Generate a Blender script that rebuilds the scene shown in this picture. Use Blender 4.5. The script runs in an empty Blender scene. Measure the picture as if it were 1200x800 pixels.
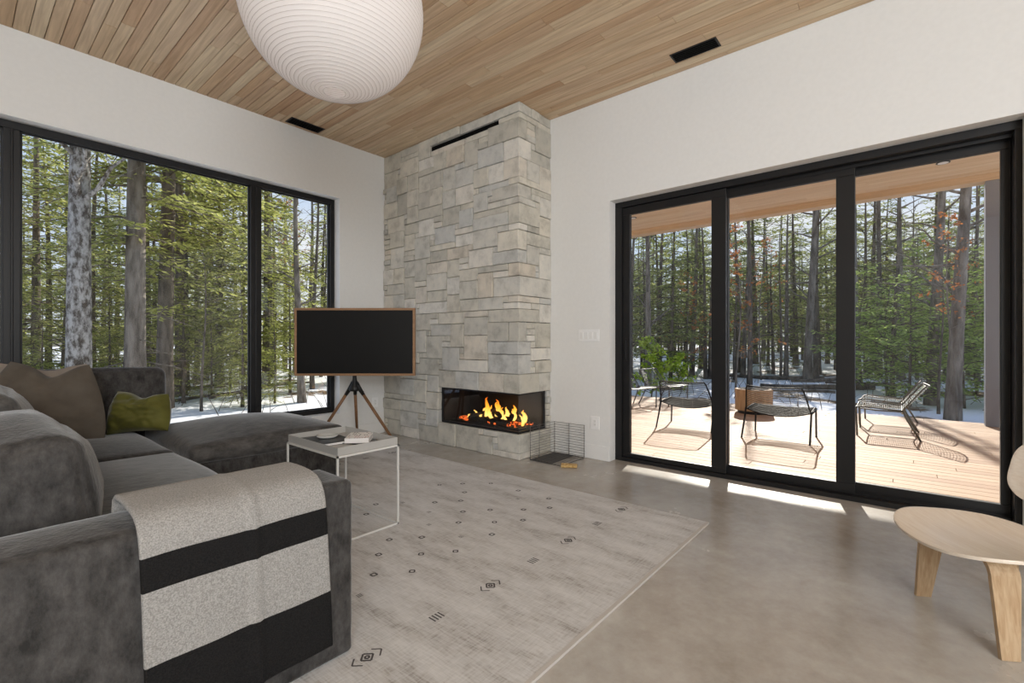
import bpy, bmesh, math, random
from mathutils import Vector, Matrix, noise, Euler

scene = bpy.context.scene
COL = scene.collection
rad = math.radians

# ------------------------------------------------------------------ camera
CAM_H = 1.17
YAW = 40.1
FPX = 554.0
cam_d = bpy.data.cameras.new('camera')
cam_d.sensor_width = 36.0
cam_d.lens = FPX / 1200.0 * 36.0
cam_d.clip_end = 400
cam = bpy.data.objects.new('camera', cam_d)
COL.objects.link(cam)
cam.location = (0, 0, CAM_H)
cam.rotation_euler = (rad(90), 0, rad(YAW - 90))
scene.camera = cam

# ------------------------------------------------------------------ sky, sun, added fill lights, exposure
SUN_EL, SUN_AZ = 30.0, 13.5          # azimuth measured from +X
world = bpy.data.worlds.new('sky')
scene.world = world
world.use_nodes = True
wn = world.node_tree.nodes
wl = world.node_tree.links
bg = wn['Background']
wtc = wn.new('ShaderNodeTexCoord')
wsx = wn.new('ShaderNodeSeparateXYZ'); wl.new(wtc.outputs['Generated'], wsx.inputs[0])
wr = wn.new('ShaderNodeValToRGB')
for p_, c_ in ((0.0, (0.30, 0.29, 0.27)), (1.0, (0.13, 0.27, 0.62))):
    e_ = wr.color_ramp.elements[0 if p_ == 0 else 1]; e_.position = p_; e_.color = (*c_, 1)
for p_, c_ in ((0.02, (0.86, 0.91, 0.98)), (0.16, (0.70, 0.82, 0.99)), (0.40, (0.45, 0.62, 0.93))):
    e_ = wr.color_ramp.elements.new(p_); e_.color = (*c_, 1)
wl.new(wsx.outputs[2], wr.inputs[0])
wnz = wn.new('ShaderNodeTexNoise'); wnz.inputs['Scale'].default_value = 3.5; wnz.inputs['Detail'].default_value = 6
wl.new(wtc.outputs['Generated'], wnz.inputs['Vector'])
wcr = wn.new('ShaderNodeValToRGB'); wcr.color_ramp.elements[0].position = 0.5; wcr.color_ramp.elements[1].position = 0.72
wl.new(wnz.outputs[0], wcr.inputs[0])
wmx = wn.new('ShaderNodeMix'); wmx.data_type = 'RGBA'; wmx.inputs[7].default_value = (0.95, 0.96, 0.98, 1)
wl.new(wcr.outputs[0], wmx.inputs[0]); wl.new(wr.outputs[0], wmx.inputs[6]); wl.new(wmx.outputs[2], bg.inputs[0])
bg.inputs[1].default_value = 1.0

sun_d = bpy.data.lights.new('sun', 'SUN')
sun_d.energy = 7.5
sun_d.angle = rad(0.6)
sun_d.color = (1.0, 0.93, 0.83)
sun = bpy.data.objects.new('sun', sun_d)
COL.objects.link(sun)
sv = Vector((math.cos(rad(SUN_AZ)) * math.cos(rad(SUN_EL)), math.sin(rad(SUN_AZ)) * math.cos(rad(SUN_EL)), math.sin(rad(SUN_EL))))
sun.rotation_euler = sv.to_track_quat('Z', 'Y').to_euler()
sun.location = (20, 6, 14)


def area(name, loc, target, sx, sy, power, color=(1, 1, 1)):
    d = bpy.data.lights.new(name, 'AREA')
    d.shape = 'RECTANGLE'
    d.size, d.size_y = sx, sy
    d.energy = power
    d.color = color
    o = bpy.data.objects.new(name, d)
    COL.objects.link(o)
    o.location = loc
    o.rotation_euler = (Vector(loc) - Vector(target)).to_track_quat('Z', 'Y').to_euler()
    return o


area('added_fill_behind', (-1.6, -2.9, 3.3), (2.4, 3.2, 0.9), 3.4, 2.6, 262, (0.95, 0.98, 1.0))  # unseen fill lamp added behind the camera to brighten the room
area('added_uplight_behind', (-1.2, -2.4, 1.5), (1.3, 1.6, 3.9), 2.0, 2.0, 120, (0.95, 0.98, 1.0))  # added lamp aimed upward, brightens the ceiling by bounce; no real fixture

vs = scene.view_settings
vs.view_transform = 'Standard'
vs.look = 'None'
vs.exposure = 0.0
vs.gamma = 1.0
vs.use_curve_mapping = False
scene.cycles.use_denoising = True
scene.cycles.max_bounces = 10
scene.cycles.diffuse_bounces = 5
scene.cycles.transparent_max_bounces = 24
scene.cycles.sample_clamp_indirect = 6.0


# ------------------------------------------------------------------ mesh helpers
class MB:
    """collects shapes and links them as ONE mesh object"""

    def __init__(self):
        self.v, self.f, self.m = [], [], []
        self.mi = 0

    def add(self, vs_, fs_):
        o = len(self.v)
        self.v.extend([tuple(p) for p in vs_])
        for q in fs_:
            self.f.append(tuple(i + o for i in q))
            self.m.append(self.mi)
        return self

    def box(self, a, b):
        x0, x1 = sorted((a[0], b[0])); y0, y1 = sorted((a[1], b[1])); z0, z1 = sorted((a[2], b[2]))
        return self.add([(x0, y0, z0), (x1, y0, z0), (x1, y1, z0), (x0, y1, z0), (x0, y0, z1), (x1, y0, z1), (x1, y1, z1), (x0, y1, z1)],
                        [(0, 3, 2, 1), (4, 5, 6, 7), (0, 1, 5, 4), (1, 2, 6, 5), (2, 3, 7, 6), (3, 0, 4, 7)])

    def tube(self, pts, r, n=8, closed=False):
        pts = [Vector(p) for p in pts]
        k = len(pts)
        rs = r if isinstance(r, (list, tuple)) else [r] * k
        if closed:
            tans = [(pts[(i + 1) % k] - pts[i - 1]).normalized() for i in range(k)]
        else:
            tans = [((pts[min(i + 1, k - 1)] - pts[max(i - 1, 0)])).normalized() for i in range(k)]
        t0 = tans[0]
        up = Vector((0, 0, 1)) if abs(t0.z) < 0.9 else Vector((1, 0, 0))
        nrm = (up - t0 * up.dot(t0)).normalized()
        vv, ff = [], []
        for i in range(k):
            t = tans[i]
            nrm = (nrm - t * nrm.dot(t))
            nrm = nrm.normalized() if nrm.length > 1e-6 else Vector((1, 0, 0))
            bn = t.cross(nrm)
            for j in range(n):
                a = 2 * math.pi * j / n
                vv.append(pts[i] + (nrm * math.cos(a) + bn * math.sin(a)) * rs[i])
        for i in range(k if closed else k - 1):
            i2 = (i + 1) % k
            for j in range(n):
                j2 = (j + 1) % n
                ff.append((i * n + j, i * n + j2, i2 * n + j2, i2 * n + j))
        if not closed:
            ff.append(tuple(range(n - 1, -1, -1)))
            ff.append(tuple((k - 1) * n + j for j in range(n)))
        return self.add(vv, ff)

    def lathe(self, prof, c=(0, 0, 0), n=32, cap=True):
        vv, ff = [], []
        k = len(prof)
        for (r, z) in prof:
            for j in range(n):
                a = 2 * math.pi * j / n
                vv.append((c[0] + r * math.cos(a), c[1] + r * math.sin(a), c[2] + z))
        for i in range(k - 1):
            for j in range(n):
                j2 = (j + 1) % n
                ff.append((i * n + j, i * n + j2, (i + 1) * n + j2, (i + 1) * n + j))
        if cap:
            ff.append(tuple(range(n - 1, -1, -1)))
            ff.append(tuple((k - 1) * n + j for j in range(n)))
        return self.add(vv, ff)

    def grid(self, fn, nu, nv, thick=0.0):
        """surface fn(u,v), u,v in 0..1; with thickness along the normal when thick > 0"""
        P = [[Vector(fn(i / nu, j / nv)) for j in range(nv + 1)] for i in range(nu + 1)]
        W = nv + 1
        if thick <= 0:
            return self.add([p for r in P for p in r], [(i * W + j, (i + 1) * W + j, (i + 1) * W + j + 1, i * W + j + 1) for i in range(nu) for j in range(nv)])
        top, bot = [], []
        for i in range(nu + 1):
            for j in range(nv + 1):
                du = P[min(i + 1, nu)][j] - P[max(i - 1, 0)][j]
                dv = P[i][min(j + 1, nv)] - P[i][max(j - 1, 0)]
                nn = du.cross(dv)
                nn = nn.normalized() if nn.length > 1e-9 else Vector((0, 0, 1))
                top.append(P[i][j] + nn * thick / 2)
                bot.append(P[i][j] - nn * thick / 2)
        N = len(top)
        ff = []
        for i in range(nu):
            for j in range(nv):
                a, b, c, d = i * W + j, (i + 1) * W + j, (i + 1) * W + j + 1, i * W + j + 1
                ff.append((a, b, c, d)); ff.append((N + d, N + c, N + b, N + a))
        rim = [(i, 0) for i in range(nu)] + [(nu, j) for j in range(nv)] + [(i, nv) for i in range(nu, 0, -1)] + [(0, j) for j in range(nv, 0, -1)]
        for q in range(len(rim)):
            a = rim[q][0] * W + rim[q][1]
            r2 = rim[(q + 1) % len(rim)]
            b = r2[0] * W + r2[1]
            ff.append((b, a, N + a, N + b))
        return self.add(top + bot, ff)

    def build(self, name, mats, parent=None, org=(0, 0, 0), smooth=False, bevel=0.0, seg=2, sub=0, fix=False):
        if not isinstance(mats, (list, tuple)):
            mats = [mats]
        me = bpy.data.meshes.new(name)
        ox, oy, oz = org
        me.from_pydata([(x - ox, y - oy, z - oz) for x, y, z in self.v], [], self.f)
        for m_ in mats:
            me.materials.append(m_)
        if len(mats) > 1:
            me.polygons.foreach_set('material_index', self.m)
        if smooth:
            me.polygons.foreach_set('use_smooth', [True] * len(me.polygons))
        if fix:
            b = bmesh.new(); b.from_mesh(me)
            bmesh.ops.recalc_face_normals(b, faces=b.faces)
            b.to_mesh(me); b.free()
        me.update()
        o = bpy.data.objects.new(name, me)
        COL.objects.link(o)
        if parent is not None:
            o.parent = parent
        else:
            o.location = org
        if bevel > 0:
            md = o.modifiers.new('bevel', 'BEVEL'); md.width = bevel; md.segments = seg; md.limit_method = 'ANGLE'
            md.harden_normals = False
        if sub:
            md = o.modifiers.new('subd', 'SUBSURF'); md.levels = sub; md.render_levels = sub
        return o


def tag(o, label=None, cat=None, group=None, kind=None):
    if label: o['label'] = label
    if cat: o['category'] = cat
    if group: o['group'] = group
    if kind: o['kind'] = kind
    return o


def thing(name, label, cat, loc=(0, 0, 0), rotz=0.0, group=None, kind=None):
    o = bpy.data.objects.new(name, None)
    COL.objects.link(o)
    o.empty_display_size = 0.1
    o.location = loc
    o.rotation_euler = (0, 0, rotz)
    return tag(o, label, cat, group, kind)


def dup(root, loc, rotz=0.0, scale=None, label=None, group=None):
    r = root.copy(); COL.objects.link(r)
    r.location = loc; r.rotation_euler = (0, 0, rotz)
    if scale is not None: r.scale = scale
    if label: r['label'] = label
    if group: r['group'] = group
    for ch in list(root.children):
        c = ch.copy(); COL.objects.link(c); c.parent = r
        for g in list(ch.children):
            d = g.copy(); COL.objects.link(d); d.parent = c
    return r


def soft_box(mb, half, n, r, bul=(0, 0, 0), mat=None, amp=0.0, freq=4.0, seed=0, pinch=0.0):
    """a cushion: rounded box with bulged faces and soft wrinkles"""
    hx, hy, hz = half
    cnt = [max(3, int(n * h / max(half))) for h in half]
    idx, vv, ff = {}, [], []

    def vert(p):
        k = (round(p[0], 5), round(p[1], 5), round(p[2], 5))
        if k in idx: return idx[k]
        p = [c * (1.5 - 0.5 * c * c) for c in p]
        q = Vector((p[0] * hx, p[1] * hy, p[2] * hz))
        inn = Vector([max(-(h - r), min(h - r, c)) for h, c in zip(half, q)])
        d = q - inn
        s = inn + d.normalized() * r if d.length > 1e-9 else q
        for a in range(3):
            b, c = (a + 1) % 3, (a + 2) % 3
            s[a] += p[a] * bul[a] * (1 - p[b] ** 2) * (1 - p[c] ** 2)
        if amp:
            w = noise.fractal(Vector((q.x * freq + seed * 7.1, q.y * freq * 0.6, q.z * freq + seed)), 1.0, 2.0, 3)
            w2 = noise.noise(Vector((q.x * freq * 2.6, q.y * freq * 0.7 + seed * 3, q.z * freq * 2.6)))
            nn = s.normalized()
            s += nn * (amp * (w * 0.7 + 0.5 * w2))
        idx[k] = len(vv); vv.append(mat @ s if mat else s)
        return idx[k]
    for a in range(3):
        b, c = (a + 1) % 3, (a + 2) % 3
        for sg in (-1, 1):
            for i in range(cnt[b]):
                for j in range(cnt[c]):
                    q = []
                    for (di, dj) in ((0, 0), (1, 0), (1, 1), (0, 1)):
                        p = [0, 0, 0]
                        p[a] = sg; p[b] = -1 + 2 * (i + di) / cnt[b]; p[c] = -1 + 2 * (j + dj) / cnt[c]
                        q.append(vert(p))
                    ff.append(tuple(q) if sg > 0 else tuple(reversed(q)))
    return mb.add(vv, ff)


def pillow(mb, w, h, t, mat, seed=0, chop=0.0, n=34, wr=0.006, topin=0.0, tr=0.0):
    """throw pillow standing on its lower edge: x across, z up, y thick, with pointed ears"""
    vv, ff = [], []
    W = n + 1
    for side in (1, -1):
        for i in range(W):
            for j in range(W):
                u, v = -1 + 2 * i / n, -1 + 2 * j / n
                th = t / 2 * (max(0, (1 - abs(u) ** 2.4)) * max(0, (1 - abs(v) ** 2.4))) ** 0.55
                x = u * w / 2 * (1 - (0.09 - 0.13 * (topin > 0)) * (1 - v * v)) * (1 - topin * ((v + 1) / 2) ** 1.6)
                z = v * h / 2 * (1 - 0.09 * (1 - u * u))
                z -= chop * math.exp(-((u - 0.1) / 0.42) ** 2) * ((v + 1) / 2) ** 2.2
                z -= tr * ((u + 1) / 2) ** 2.5 * ((v + 1) / 2) ** 2
                edge = 1 - max(abs(u), abs(v)) ** 6
                fold = noise.noise(Vector((u * 2.3 + seed * 5, v * 2.3, seed * 3.3 + side))) + 0.6 * noise.noise(Vector((u * 5 + v * 3, v * 4 - u * 3, seed)))
                y = side * (th + wr * fold * edge)
                vv.append(mat @ Vector((x, y, z + h / 2)))
    N = W * W
    for i in range(n):
        for j in range(n):
            a, b, c, d = i * W + j, (i + 1) * W + j, (i + 1) * W + j + 1, i * W + j + 1
            ff.append((d, c, b, a)); ff.append((N + a, N + b, N + c, N + d))
    return mb.add(vv, ff)


# ------------------------------------------------------------------ materials
def new_mat(name):
    m = bpy.data.materials.new(name)
    m.use_nodes = True
    nt = m.node_tree
    return m, nt.nodes, nt.links, nt.nodes['Principled BSDF']


def nd(nodes, kind, **kw):
    n = nodes.new(kind)
    for k, v in kw.items():
        setattr(n, k, v)
    return n


def ramp(nodes, stops):
    r = nodes.new('ShaderNodeValToRGB')
    e = r.color_ramp.elements
    while len(e) < len(stops): e.new(0.5)
    for i, (p, c) in enumerate(stops):
        e[i].position = p
        e[i].color = (c[0], c[1], c[2], 1)
    return r


def sset(b, **kw):
    for k, v in kw.items():
        b.inputs[k.replace('_', ' ')].default_value = v


def flat(name, color, rough=0.5, metal=0.0, spec=0.5):
    m, n, l, b = new_mat(name)
    b.inputs['Base Color'].default_value = (*color, 1)
    b.inputs['Roughness'].default_value = rough
    b.inputs['Metallic'].default_value = metal
    b.inputs['Specular IOR Level'].default_value = spec
    return m


def noisy(name, c1, c2, scale=5.0, rough=0.6, detail=4.0, stretch=(1, 1, 1), bump=0.0, bscale=None, lo=0.35, hi=0.65, spec=0.4, sheen=0.0, rough2=None, metal=0.0, dist=0.01, nr=0.5):
    m, n, l, b = new_mat(name)
    tc = nd(n, 'ShaderNodeTexCoord')
    mp = nd(n, 'ShaderNodeMapping'); mp.inputs['Scale'].default_value = stretch
    l.new(tc.outputs['Object'], mp.inputs[0])
    nz = nd(n, 'ShaderNodeTexNoise'); nz.inputs['Scale'].default_value = scale; nz.inputs['Detail'].default_value = detail; nz.inputs['Roughness'].default_value = nr
    l.new(mp.outputs[0], nz.inputs['Vector'])
    r = ramp(n, [(lo, c1), (hi, c2)])
    l.new(nz.outputs[0], r.inputs[0])
    l.new(r.outputs[0], b.inputs['Base Color'])
    sset(b, Roughness=rough, Specular_IOR_Level=spec, Metallic=metal)
    if rough2 is not None:
        mr = nd(n, 'ShaderNodeMapRange'); mr.inputs[3].default_value = rough; mr.inputs[4].default_value = rough2
        l.new(nz.outputs[0], mr.inputs[0]); l.new(mr.outputs[0], b.inputs['Roughness'])
    if sheen:
        sset(b, Sheen_Weight=sheen, Sheen_Roughness=0.35)
    if bump:
        bz = nd(n, 'ShaderNodeTexNoise'); bz.inputs['Scale'].default_value = bscale or scale * 4; bz.inputs['Detail'].default_value = 3
        l.new(mp.outputs[0], bz.inputs['Vector'])
        bp = nd(n, 'ShaderNodeBump'); bp.inputs['Strength'].default_value = bump; bp.inputs['Distance'].default_value = dist
        l.new(bz.outputs[0], bp.inputs['Height']); l.new(bp.outputs[0], b.inputs['Normal'])
    return m


def boards(name, tones, grain_axis='Y', rough=0.45, grain=0.5, dark=(0.5, 0.42, 0.36), scale=1.0, bump=0.15):
    """boards: every island its own tone, streaky grain along one axis"""
    m, n, l, b = new_mat(name)
    tc = nd(n, 'ShaderNodeTexCoord')
    geo = nd(n, 'ShaderNodeNewGeometry')
    off = nd(n, 'ShaderNodeVectorMath', operation='SCALE'); off.inputs[0].default_value = (37.0, 53.0, 11.0)
    l.new(geo.outputs['Random Per Island'], off.inputs['Scale'])
    ad = nd(n, 'ShaderNodeVectorMath', operation='ADD')
    l.new(tc.outputs['Object'], ad.inputs[0]); l.new(off.outputs[0], ad.inputs[1])
    mp = nd(n, 'ShaderNodeMapping')
    st = {'X': (1.0, 22, 22), 'Y': (22, 1.0, 22), 'Z': (22, 22, 1.0)}[grain_axis]
    mp.inputs['Scale'].default_value = [s * scale for s in st]
    l.new(ad.outputs[0], mp.inputs[0])
    nz = nd(n, 'ShaderNodeTexNoise'); nz.inputs['Scale'].default_value = 2.2; nz.inputs['Detail'].default_value = 5; nz.inputs['Distortion'].default_value = 0.6
    l.new(mp.outputs[0], nz.inputs['Vector'])
    wv = nd(n, 'ShaderNodeTexNoise'); wv.inputs['Scale'].default_value = 0.55; wv.inputs['Detail'].default_value = 2; wv.inputs['Distortion'].default_value = 1.5
    l.new(mp.outputs[0], wv.inputs['Vector'])
    rg = nd(n, 'ShaderNodeMath', operation='MULTIPLY'); rg.inputs[1].default_value = 14.0
    l.new(wv.outputs[0], rg.inputs[0])
    sn = nd(n, 'ShaderNodeMath', operation='SINE'); l.new(rg.outputs[0], sn.inputs[0])
    k = len(tones)
    r = ramp(n, [(i / max(1, k - 1), t) for i, t in enumerate(tones)])
    l.new(geo.outputs['Random Per Island'], r.inputs[0])
    fac = nd(n, 'ShaderNodeMapRange'); fac.inputs[1].default_value = 0.3; fac.inputs[2].default_value = 0.75
    fac.inputs[3].default_value = 0.0; fac.inputs[4].default_value = grain
    l.new(nz.outputs[0], fac.inputs[0])
    sadd = nd(n, 'ShaderNodeMath', operation='MULTIPLY_ADD'); sadd.inputs[1].default_value = 0.12 * grain; l.new(sn.outputs[0], sadd.inputs[0]); l.new(fac.outputs[0], sadd.inputs[2])
    mx = nd(n, 'ShaderNodeMix', data_type='RGBA', blend_type='MULTIPLY')
    l.new(sadd.outputs[0], mx.inputs[0]); l.new(r.outputs[0], mx.inputs[6]); mx.inputs[7].default_value = (*dark, 1)
    l.new(mx.outputs[2], b.inputs['Base Color'])
    sset(b, Roughness=rough, Specular_IOR_Level=0.35)
    if bump:
        bp = nd(n, 'ShaderNodeBump'); bp.inputs['Strength'].default_value = bump; bp.inputs['Distance'].default_value = 0.004
        l.new(nz.outputs[0], bp.inputs['Height']); l.new(bp.outputs[0], b.inputs['Normal'])
    return m


def glass_mat(name, tint=(1, 1, 1), ior=1.45):
    m, n, l, b = new_mat(name)
    out = n['Material Output']
    n.remove(b)
    tr = nd(n, 'ShaderNodeBsdfTransparent'); tr.inputs[0].default_value = (*tint, 1)
    gl = nd(n, 'ShaderNodeBsdfGlossy'); gl.inputs['Roughness'].default_value = 0.0
    f0 = ((ior - 1) / (ior + 1)) ** 2
    lw = nd(n, 'ShaderNodeLayerWeight'); lw.inputs[0].default_value = 0.5
    pw = nd(n, 'ShaderNodeMath', operation='POWER'); pw.inputs[1].default_value = 5.0; l.new(lw.outputs['Facing'], pw.inputs[0])
    fr = nd(n, 'ShaderNodeMath', operation='MULTIPLY_ADD'); fr.inputs[1].default_value = 1 - f0; fr.inputs[2].default_value = f0; l.new(pw.outputs[0], fr.inputs[0])
    mx = nd(n, 'ShaderNodeMixShader')
    l.new(fr.outputs[0], mx.inputs[0]); l.new(tr.outputs[0], mx.inputs[1]); l.new(gl.outputs[0], mx.inputs[2])
    l.new(mx.outputs[0], out.inputs[0])
    return m


def foliage_mat(name, c1, c2, c3, trans=0.35):
    m, n, l, b = new_mat(name)
    out = n['Material Output']; n.remove(b)
    geo = nd(n, 'ShaderNodeNewGeometry')
    r = ramp(n, [(0.0, c1), (0.55, c2), (1.0, c3)])
    l.new(geo.outputs['Random Per Island'], r.inputs[0])
    df = nd(n, 'ShaderNodeBsdfDiffuse'); ts = nd(n, 'ShaderNodeBsdfTranslucent')
    l.new(r.outputs[0], df.inputs[0]); l.new(r.outputs[0], ts.inputs[0])
    mx = nd(n, 'ShaderNodeMixShader'); mx.inputs[0].default_value = trans
    l.new(df.outputs[0], mx.inputs[1]); l.new(ts.outputs[0], mx.inputs[2]); l.new(mx.outputs[0], out.inputs[0])
    return m


M = {}
M['wall'] = noisy('wall_paint', (0.78, 0.78, 0.77), (0.80, 0.80, 0.79), 30, 0.7, bump=0.03, bscale=250, spec=0.25)
M['trim'] = flat('trim_paint', (0.82, 0.82, 0.81), 0.45)
M['cedar'] = boards('ceiling_boards', [(0.66, 0.455, 0.29), (0.79, 0.62, 0.43), (0.60, 0.385, 0.225), (0.75, 0.565, 0.37), (0.84, 0.70, 0.50), (0.68, 0.465, 0.28), (0.80, 0.66, 0.46)], 'Y', 0.5, 0.6)
M['soffit'] = boards('soffit_boards', [(0.76, 0.55, 0.345), (0.82, 0.63, 0.42), (0.72, 0.50, 0.30), (0.80, 0.60, 0.39)], 'Y', 0.5, 0.4)
M['deck'] = boards('deck_boards', [(0.49, 0.325, 0.205), (0.57, 0.395, 0.26), (0.45, 0.29, 0.185), (0.60, 0.43, 0.29), (0.52, 0.35, 0.235)], 'Y', 0.65, 0.45)
M['roof'] = flat('roof_deck', (0.2, 0.2, 0.2), 0.9)
M['black'] = flat('black_aluminium', (0.010, 0.010, 0.011), 0.42, spec=0.35)
M['gap'] = flat('black_void', (0.004, 0.004, 0.004), 0.9, spec=0.1)
M['glass'] = glass_mat('window_glass', (0.985, 0.99, 0.985))
M['fireglass'] = glass_mat('fireplace_glass', (0.9, 0.9, 0.9), 1.6)

# polished concrete
m, n, l, b = new_mat('polished_concrete')
tc = nd(n, 'ShaderNodeTexCoord')
n1 = nd(n, 'ShaderNodeTexNoise'); n1.inputs['Scale'].default_value = 1.3; n1.inputs['Detail'].default_value = 6; n1.inputs['Roughness'].default_value = 0.62
n2 = nd(n, 'ShaderNodeTexNoise'); n2.inputs['Scale'].default_value = 11; n2.inputs['Detail'].default_value = 9; n2.inputs['Roughness'].default_value = 0.7
l.new(tc.outputs['Object'], n1.inputs['Vector']); l.new(tc.outputs['Object'], n2.inputs['Vector'])
mxv = nd(n, 'ShaderNodeMath', operation='MULTIPLY_ADD'); mxv.inputs[1].default_value = 0.5
l.new(n2.outputs[0], mxv.inputs[0]); l.new(n1.outputs[0], mxv.inputs[2])
r = ramp(n, [(0.5, (0.30, 0.268, 0.228)), (0.72, (0.40, 0.372, 0.335)), (0.95, (0.50, 0.48, 0.445))])
l.new(mxv.outputs[0], r.inputs[0]); l.new(r.outputs[0], b.inputs['Base Color'])
mr = nd(n, 'ShaderNodeMapRange'); mr.inputs[3].default_value = 0.16; mr.inputs[4].default_value = 0.34
l.new(n1.outputs[0], mr.inputs[0]); l.new(mr.outputs[0], b.inputs['Roughness'])
sset(b, Specular_IOR_Level=0.5)
M['concrete'] = m

# fireplace stone
m, n, l, b = new_mat('ledge_stone')
tc = nd(n, 'ShaderNodeTexCoord'); geo = nd(n, 'ShaderNodeNewGeometry')
off = nd(n, 'ShaderNodeVectorMath', operation='SCALE'); off.inputs[0].default_value = (31.0, 17.0, 23.0)
l.new(geo.outputs['Random Per Island'], off.inputs['Scale'])
ad = nd(n, 'ShaderNodeVectorMath', operation='ADD'); l.new(tc.outputs['Object'], ad.inputs[0]); l.new(off.outputs[0], ad.inputs[1])
n1 = nd(n, 'ShaderNodeTexNoise'); n1.inputs['Scale'].default_value = 7; n1.inputs['Detail'].default_value = 6; n1.inputs['Roughness'].default_value = 0.65
n2 = nd(n, 'ShaderNodeTexNoise'); n2.inputs['Scale'].default_value = 38; n2.inputs['Detail'].default_value = 5
l.new(ad.outputs[0], n1.inputs['Vector']); l.new(ad.outputs[0], n2.inputs['Vector'])
r = ramp(n, [(0.0, (0.40, 0.385, 0.345)), (0.2, (0.52, 0.495, 0.435)), (0.38, (0.46, 0.46, 0.445)), (0.55, (0.58, 0.545, 0.475)), (0.72, (0.43, 0.415, 0.375)), (0.86, (0.60, 0.58, 0.54)), (1.0, (0.52, 0.47, 0.40))])
l.new(geo.outputs['Random Per Island'], r.inputs[0])
r2 = ramp(n, [(0.3, (0.80, 0.79, 0.77)), (0.5, (1.14, 1.14, 1.13)), (0.72, (1.32, 1.30, 1.25))])
l.new(n1.outputs[0], r2.inputs[0])
mx = nd(n, 'ShaderNodeMix', data_type='RGBA', blend_type='MULTIPLY'); mx.inputs[0].default_value = 1.0
l.new(r.outputs[0], mx.inputs[6]); l.new(r2.outputs[0], mx.inputs[7]); l.new(mx.outputs[2], b.inputs['Base Color'])
sset(b, Roughness=0.85, Specular_IOR_Level=0.25)
bp = nd(n, 'ShaderNodeBump'); bp.inputs['Strength'].default_value = 0.6; bp.inputs['Distance'].default_value = 0.012
sm = nd(n, 'ShaderNodeMath', operation='MULTIPLY_ADD'); sm.inputs[1].default_value = 0.35
l.new(n2.outputs[0], sm.inputs[0]); l.new(n1.outputs[0], sm.inputs[2])
l.new(sm.outputs[0], bp.inputs['Height']); l.new(bp.outputs[0], b.inputs['Normal'])
M['stone'] = m

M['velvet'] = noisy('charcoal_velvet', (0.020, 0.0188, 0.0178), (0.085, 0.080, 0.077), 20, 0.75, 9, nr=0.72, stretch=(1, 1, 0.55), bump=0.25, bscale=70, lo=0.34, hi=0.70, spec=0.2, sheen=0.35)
M['velvet_lit'] = noisy('charcoal_velvet_lit', (0.038, 0.036, 0.034), (0.122, 0.116, 0.111), 17, 0.75, 9, nr=0.72, stretch=(0.6, 1, 1), bump=0.2, bscale=70, lo=0.34, hi=0.70, spec=0.2, sheen=0.4)  # lighter copy of the sofa velvet, lit tops put into its colour
M['taupe'] = noisy('taupe_cotton', (0.098, 0.083, 0.067), (0.122, 0.105, 0.086), 9, 0.85, 4, bump=0.1, bscale=300, spec=0.15, sheen=0.15)
M['taupe_pale'] = noisy('pale_taupe_cotton', (0.24, 0.205, 0.175), (0.28, 0.24, 0.20), 9, 0.85, 4, bump=0.1, bscale=300, spec=0.15)
M['olive'] = noisy('olive_velvet', (0.075, 0.072, 0.012), (0.14, 0.135, 0.028), 7, 0.7, 5, lo=0.3, hi=0.7, spec=0.25, sheen=0.35)
M['wool_light'] = noisy('grey_wool', (0.225, 0.217, 0.206), (0.36, 0.348, 0.332), 260, 0.95, 2, bump=0.3, bscale=400, spec=0.1, sheen=0.1)
M['wool_dark'] = noisy('black_wool', (0.009, 0.009, 0.009), (0.017, 0.016, 0.016), 260, 0.95, 2, bump=0.3, bscale=400, spec=0.1)

# rug
m, n, l, b = new_mat('rug_wool')
tc = nd(n, 'ShaderNodeTexCoord')
mp = nd(n, 'ShaderNodeMapping'); mp.inputs['Scale'].default_value = (5.0, 1.5, 1.0); l.new(tc.outputs['Object'], mp.inputs[0])
n1 = nd(n, 'ShaderNodeTexNoise'); n1.inputs['Scale'].default_value = 1.6; n1.inputs['Detail'].default_value = 6; n1.inputs['Roughness'].default_value = 0.6; l.new(mp.outputs[0], n1.inputs['Vector'])
mp2 = nd(n, 'ShaderNodeMapping'); mp2.inputs['Scale'].default_value = (130, 14, 1.0); l.new(tc.outputs['Object'], mp2.inputs[0])
n2 = nd(n, 'ShaderNodeTexNoise'); n2.inputs['Scale'].default_value = 1.0; n2.inputs['Detail'].default_value = 3; l.new(mp2.outputs[0], n2.inputs['Vector'])
mp3 = nd(n, 'ShaderNodeMapping'); mp3.inputs['Scale'].default_value = (16, 120, 1.0); l.new(tc.outputs['Object'], mp3.inputs[0])
n3 = nd(n, 'ShaderNodeTexNoise'); n3.inputs['Scale'].default_value = 1.0; n3.inputs['Detail'].default_value = 3; l.new(mp3.outputs[0], n3.inputs['Vector'])
a1 = nd(n, 'ShaderNodeMath', operation='MULTIPLY_ADD'); a1.inputs[1].default_value = 0.55; l.new(n2.outputs[0], a1.inputs[0]); l.new(n1.outputs[0], a1.inputs[2])
a2 = nd(n, 'ShaderNodeMath', operation='MULTIPLY_ADD'); a2.inputs[1].default_value = 0.45; l.new(n3.outputs[0], a2.inputs[0]); l.new(a1.outputs[0], a2.inputs[2])
a3 = nd(n, 'ShaderNodeMath', operation='MULTIPLY'); a3.inputs[1].default_value = 0.5; l.new(a2.outputs[0], a3.inputs[0])
r = ramp(n, [(0.37, (0.31, 0.285, 0.265)), (0.45, (0.46, 0.445, 0.43)), (0.51, (0.525, 0.515, 0.505)), (0.6, (0.60, 0.59, 0.58))])
l.new(a3.outputs[0], r.inputs[0]); l.new(r.outputs[0], b.inputs['Base Color'])
sset(b, Roughness=0.9, Specular_IOR_Level=0.15, Sheen_Weight=0.15)
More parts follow.
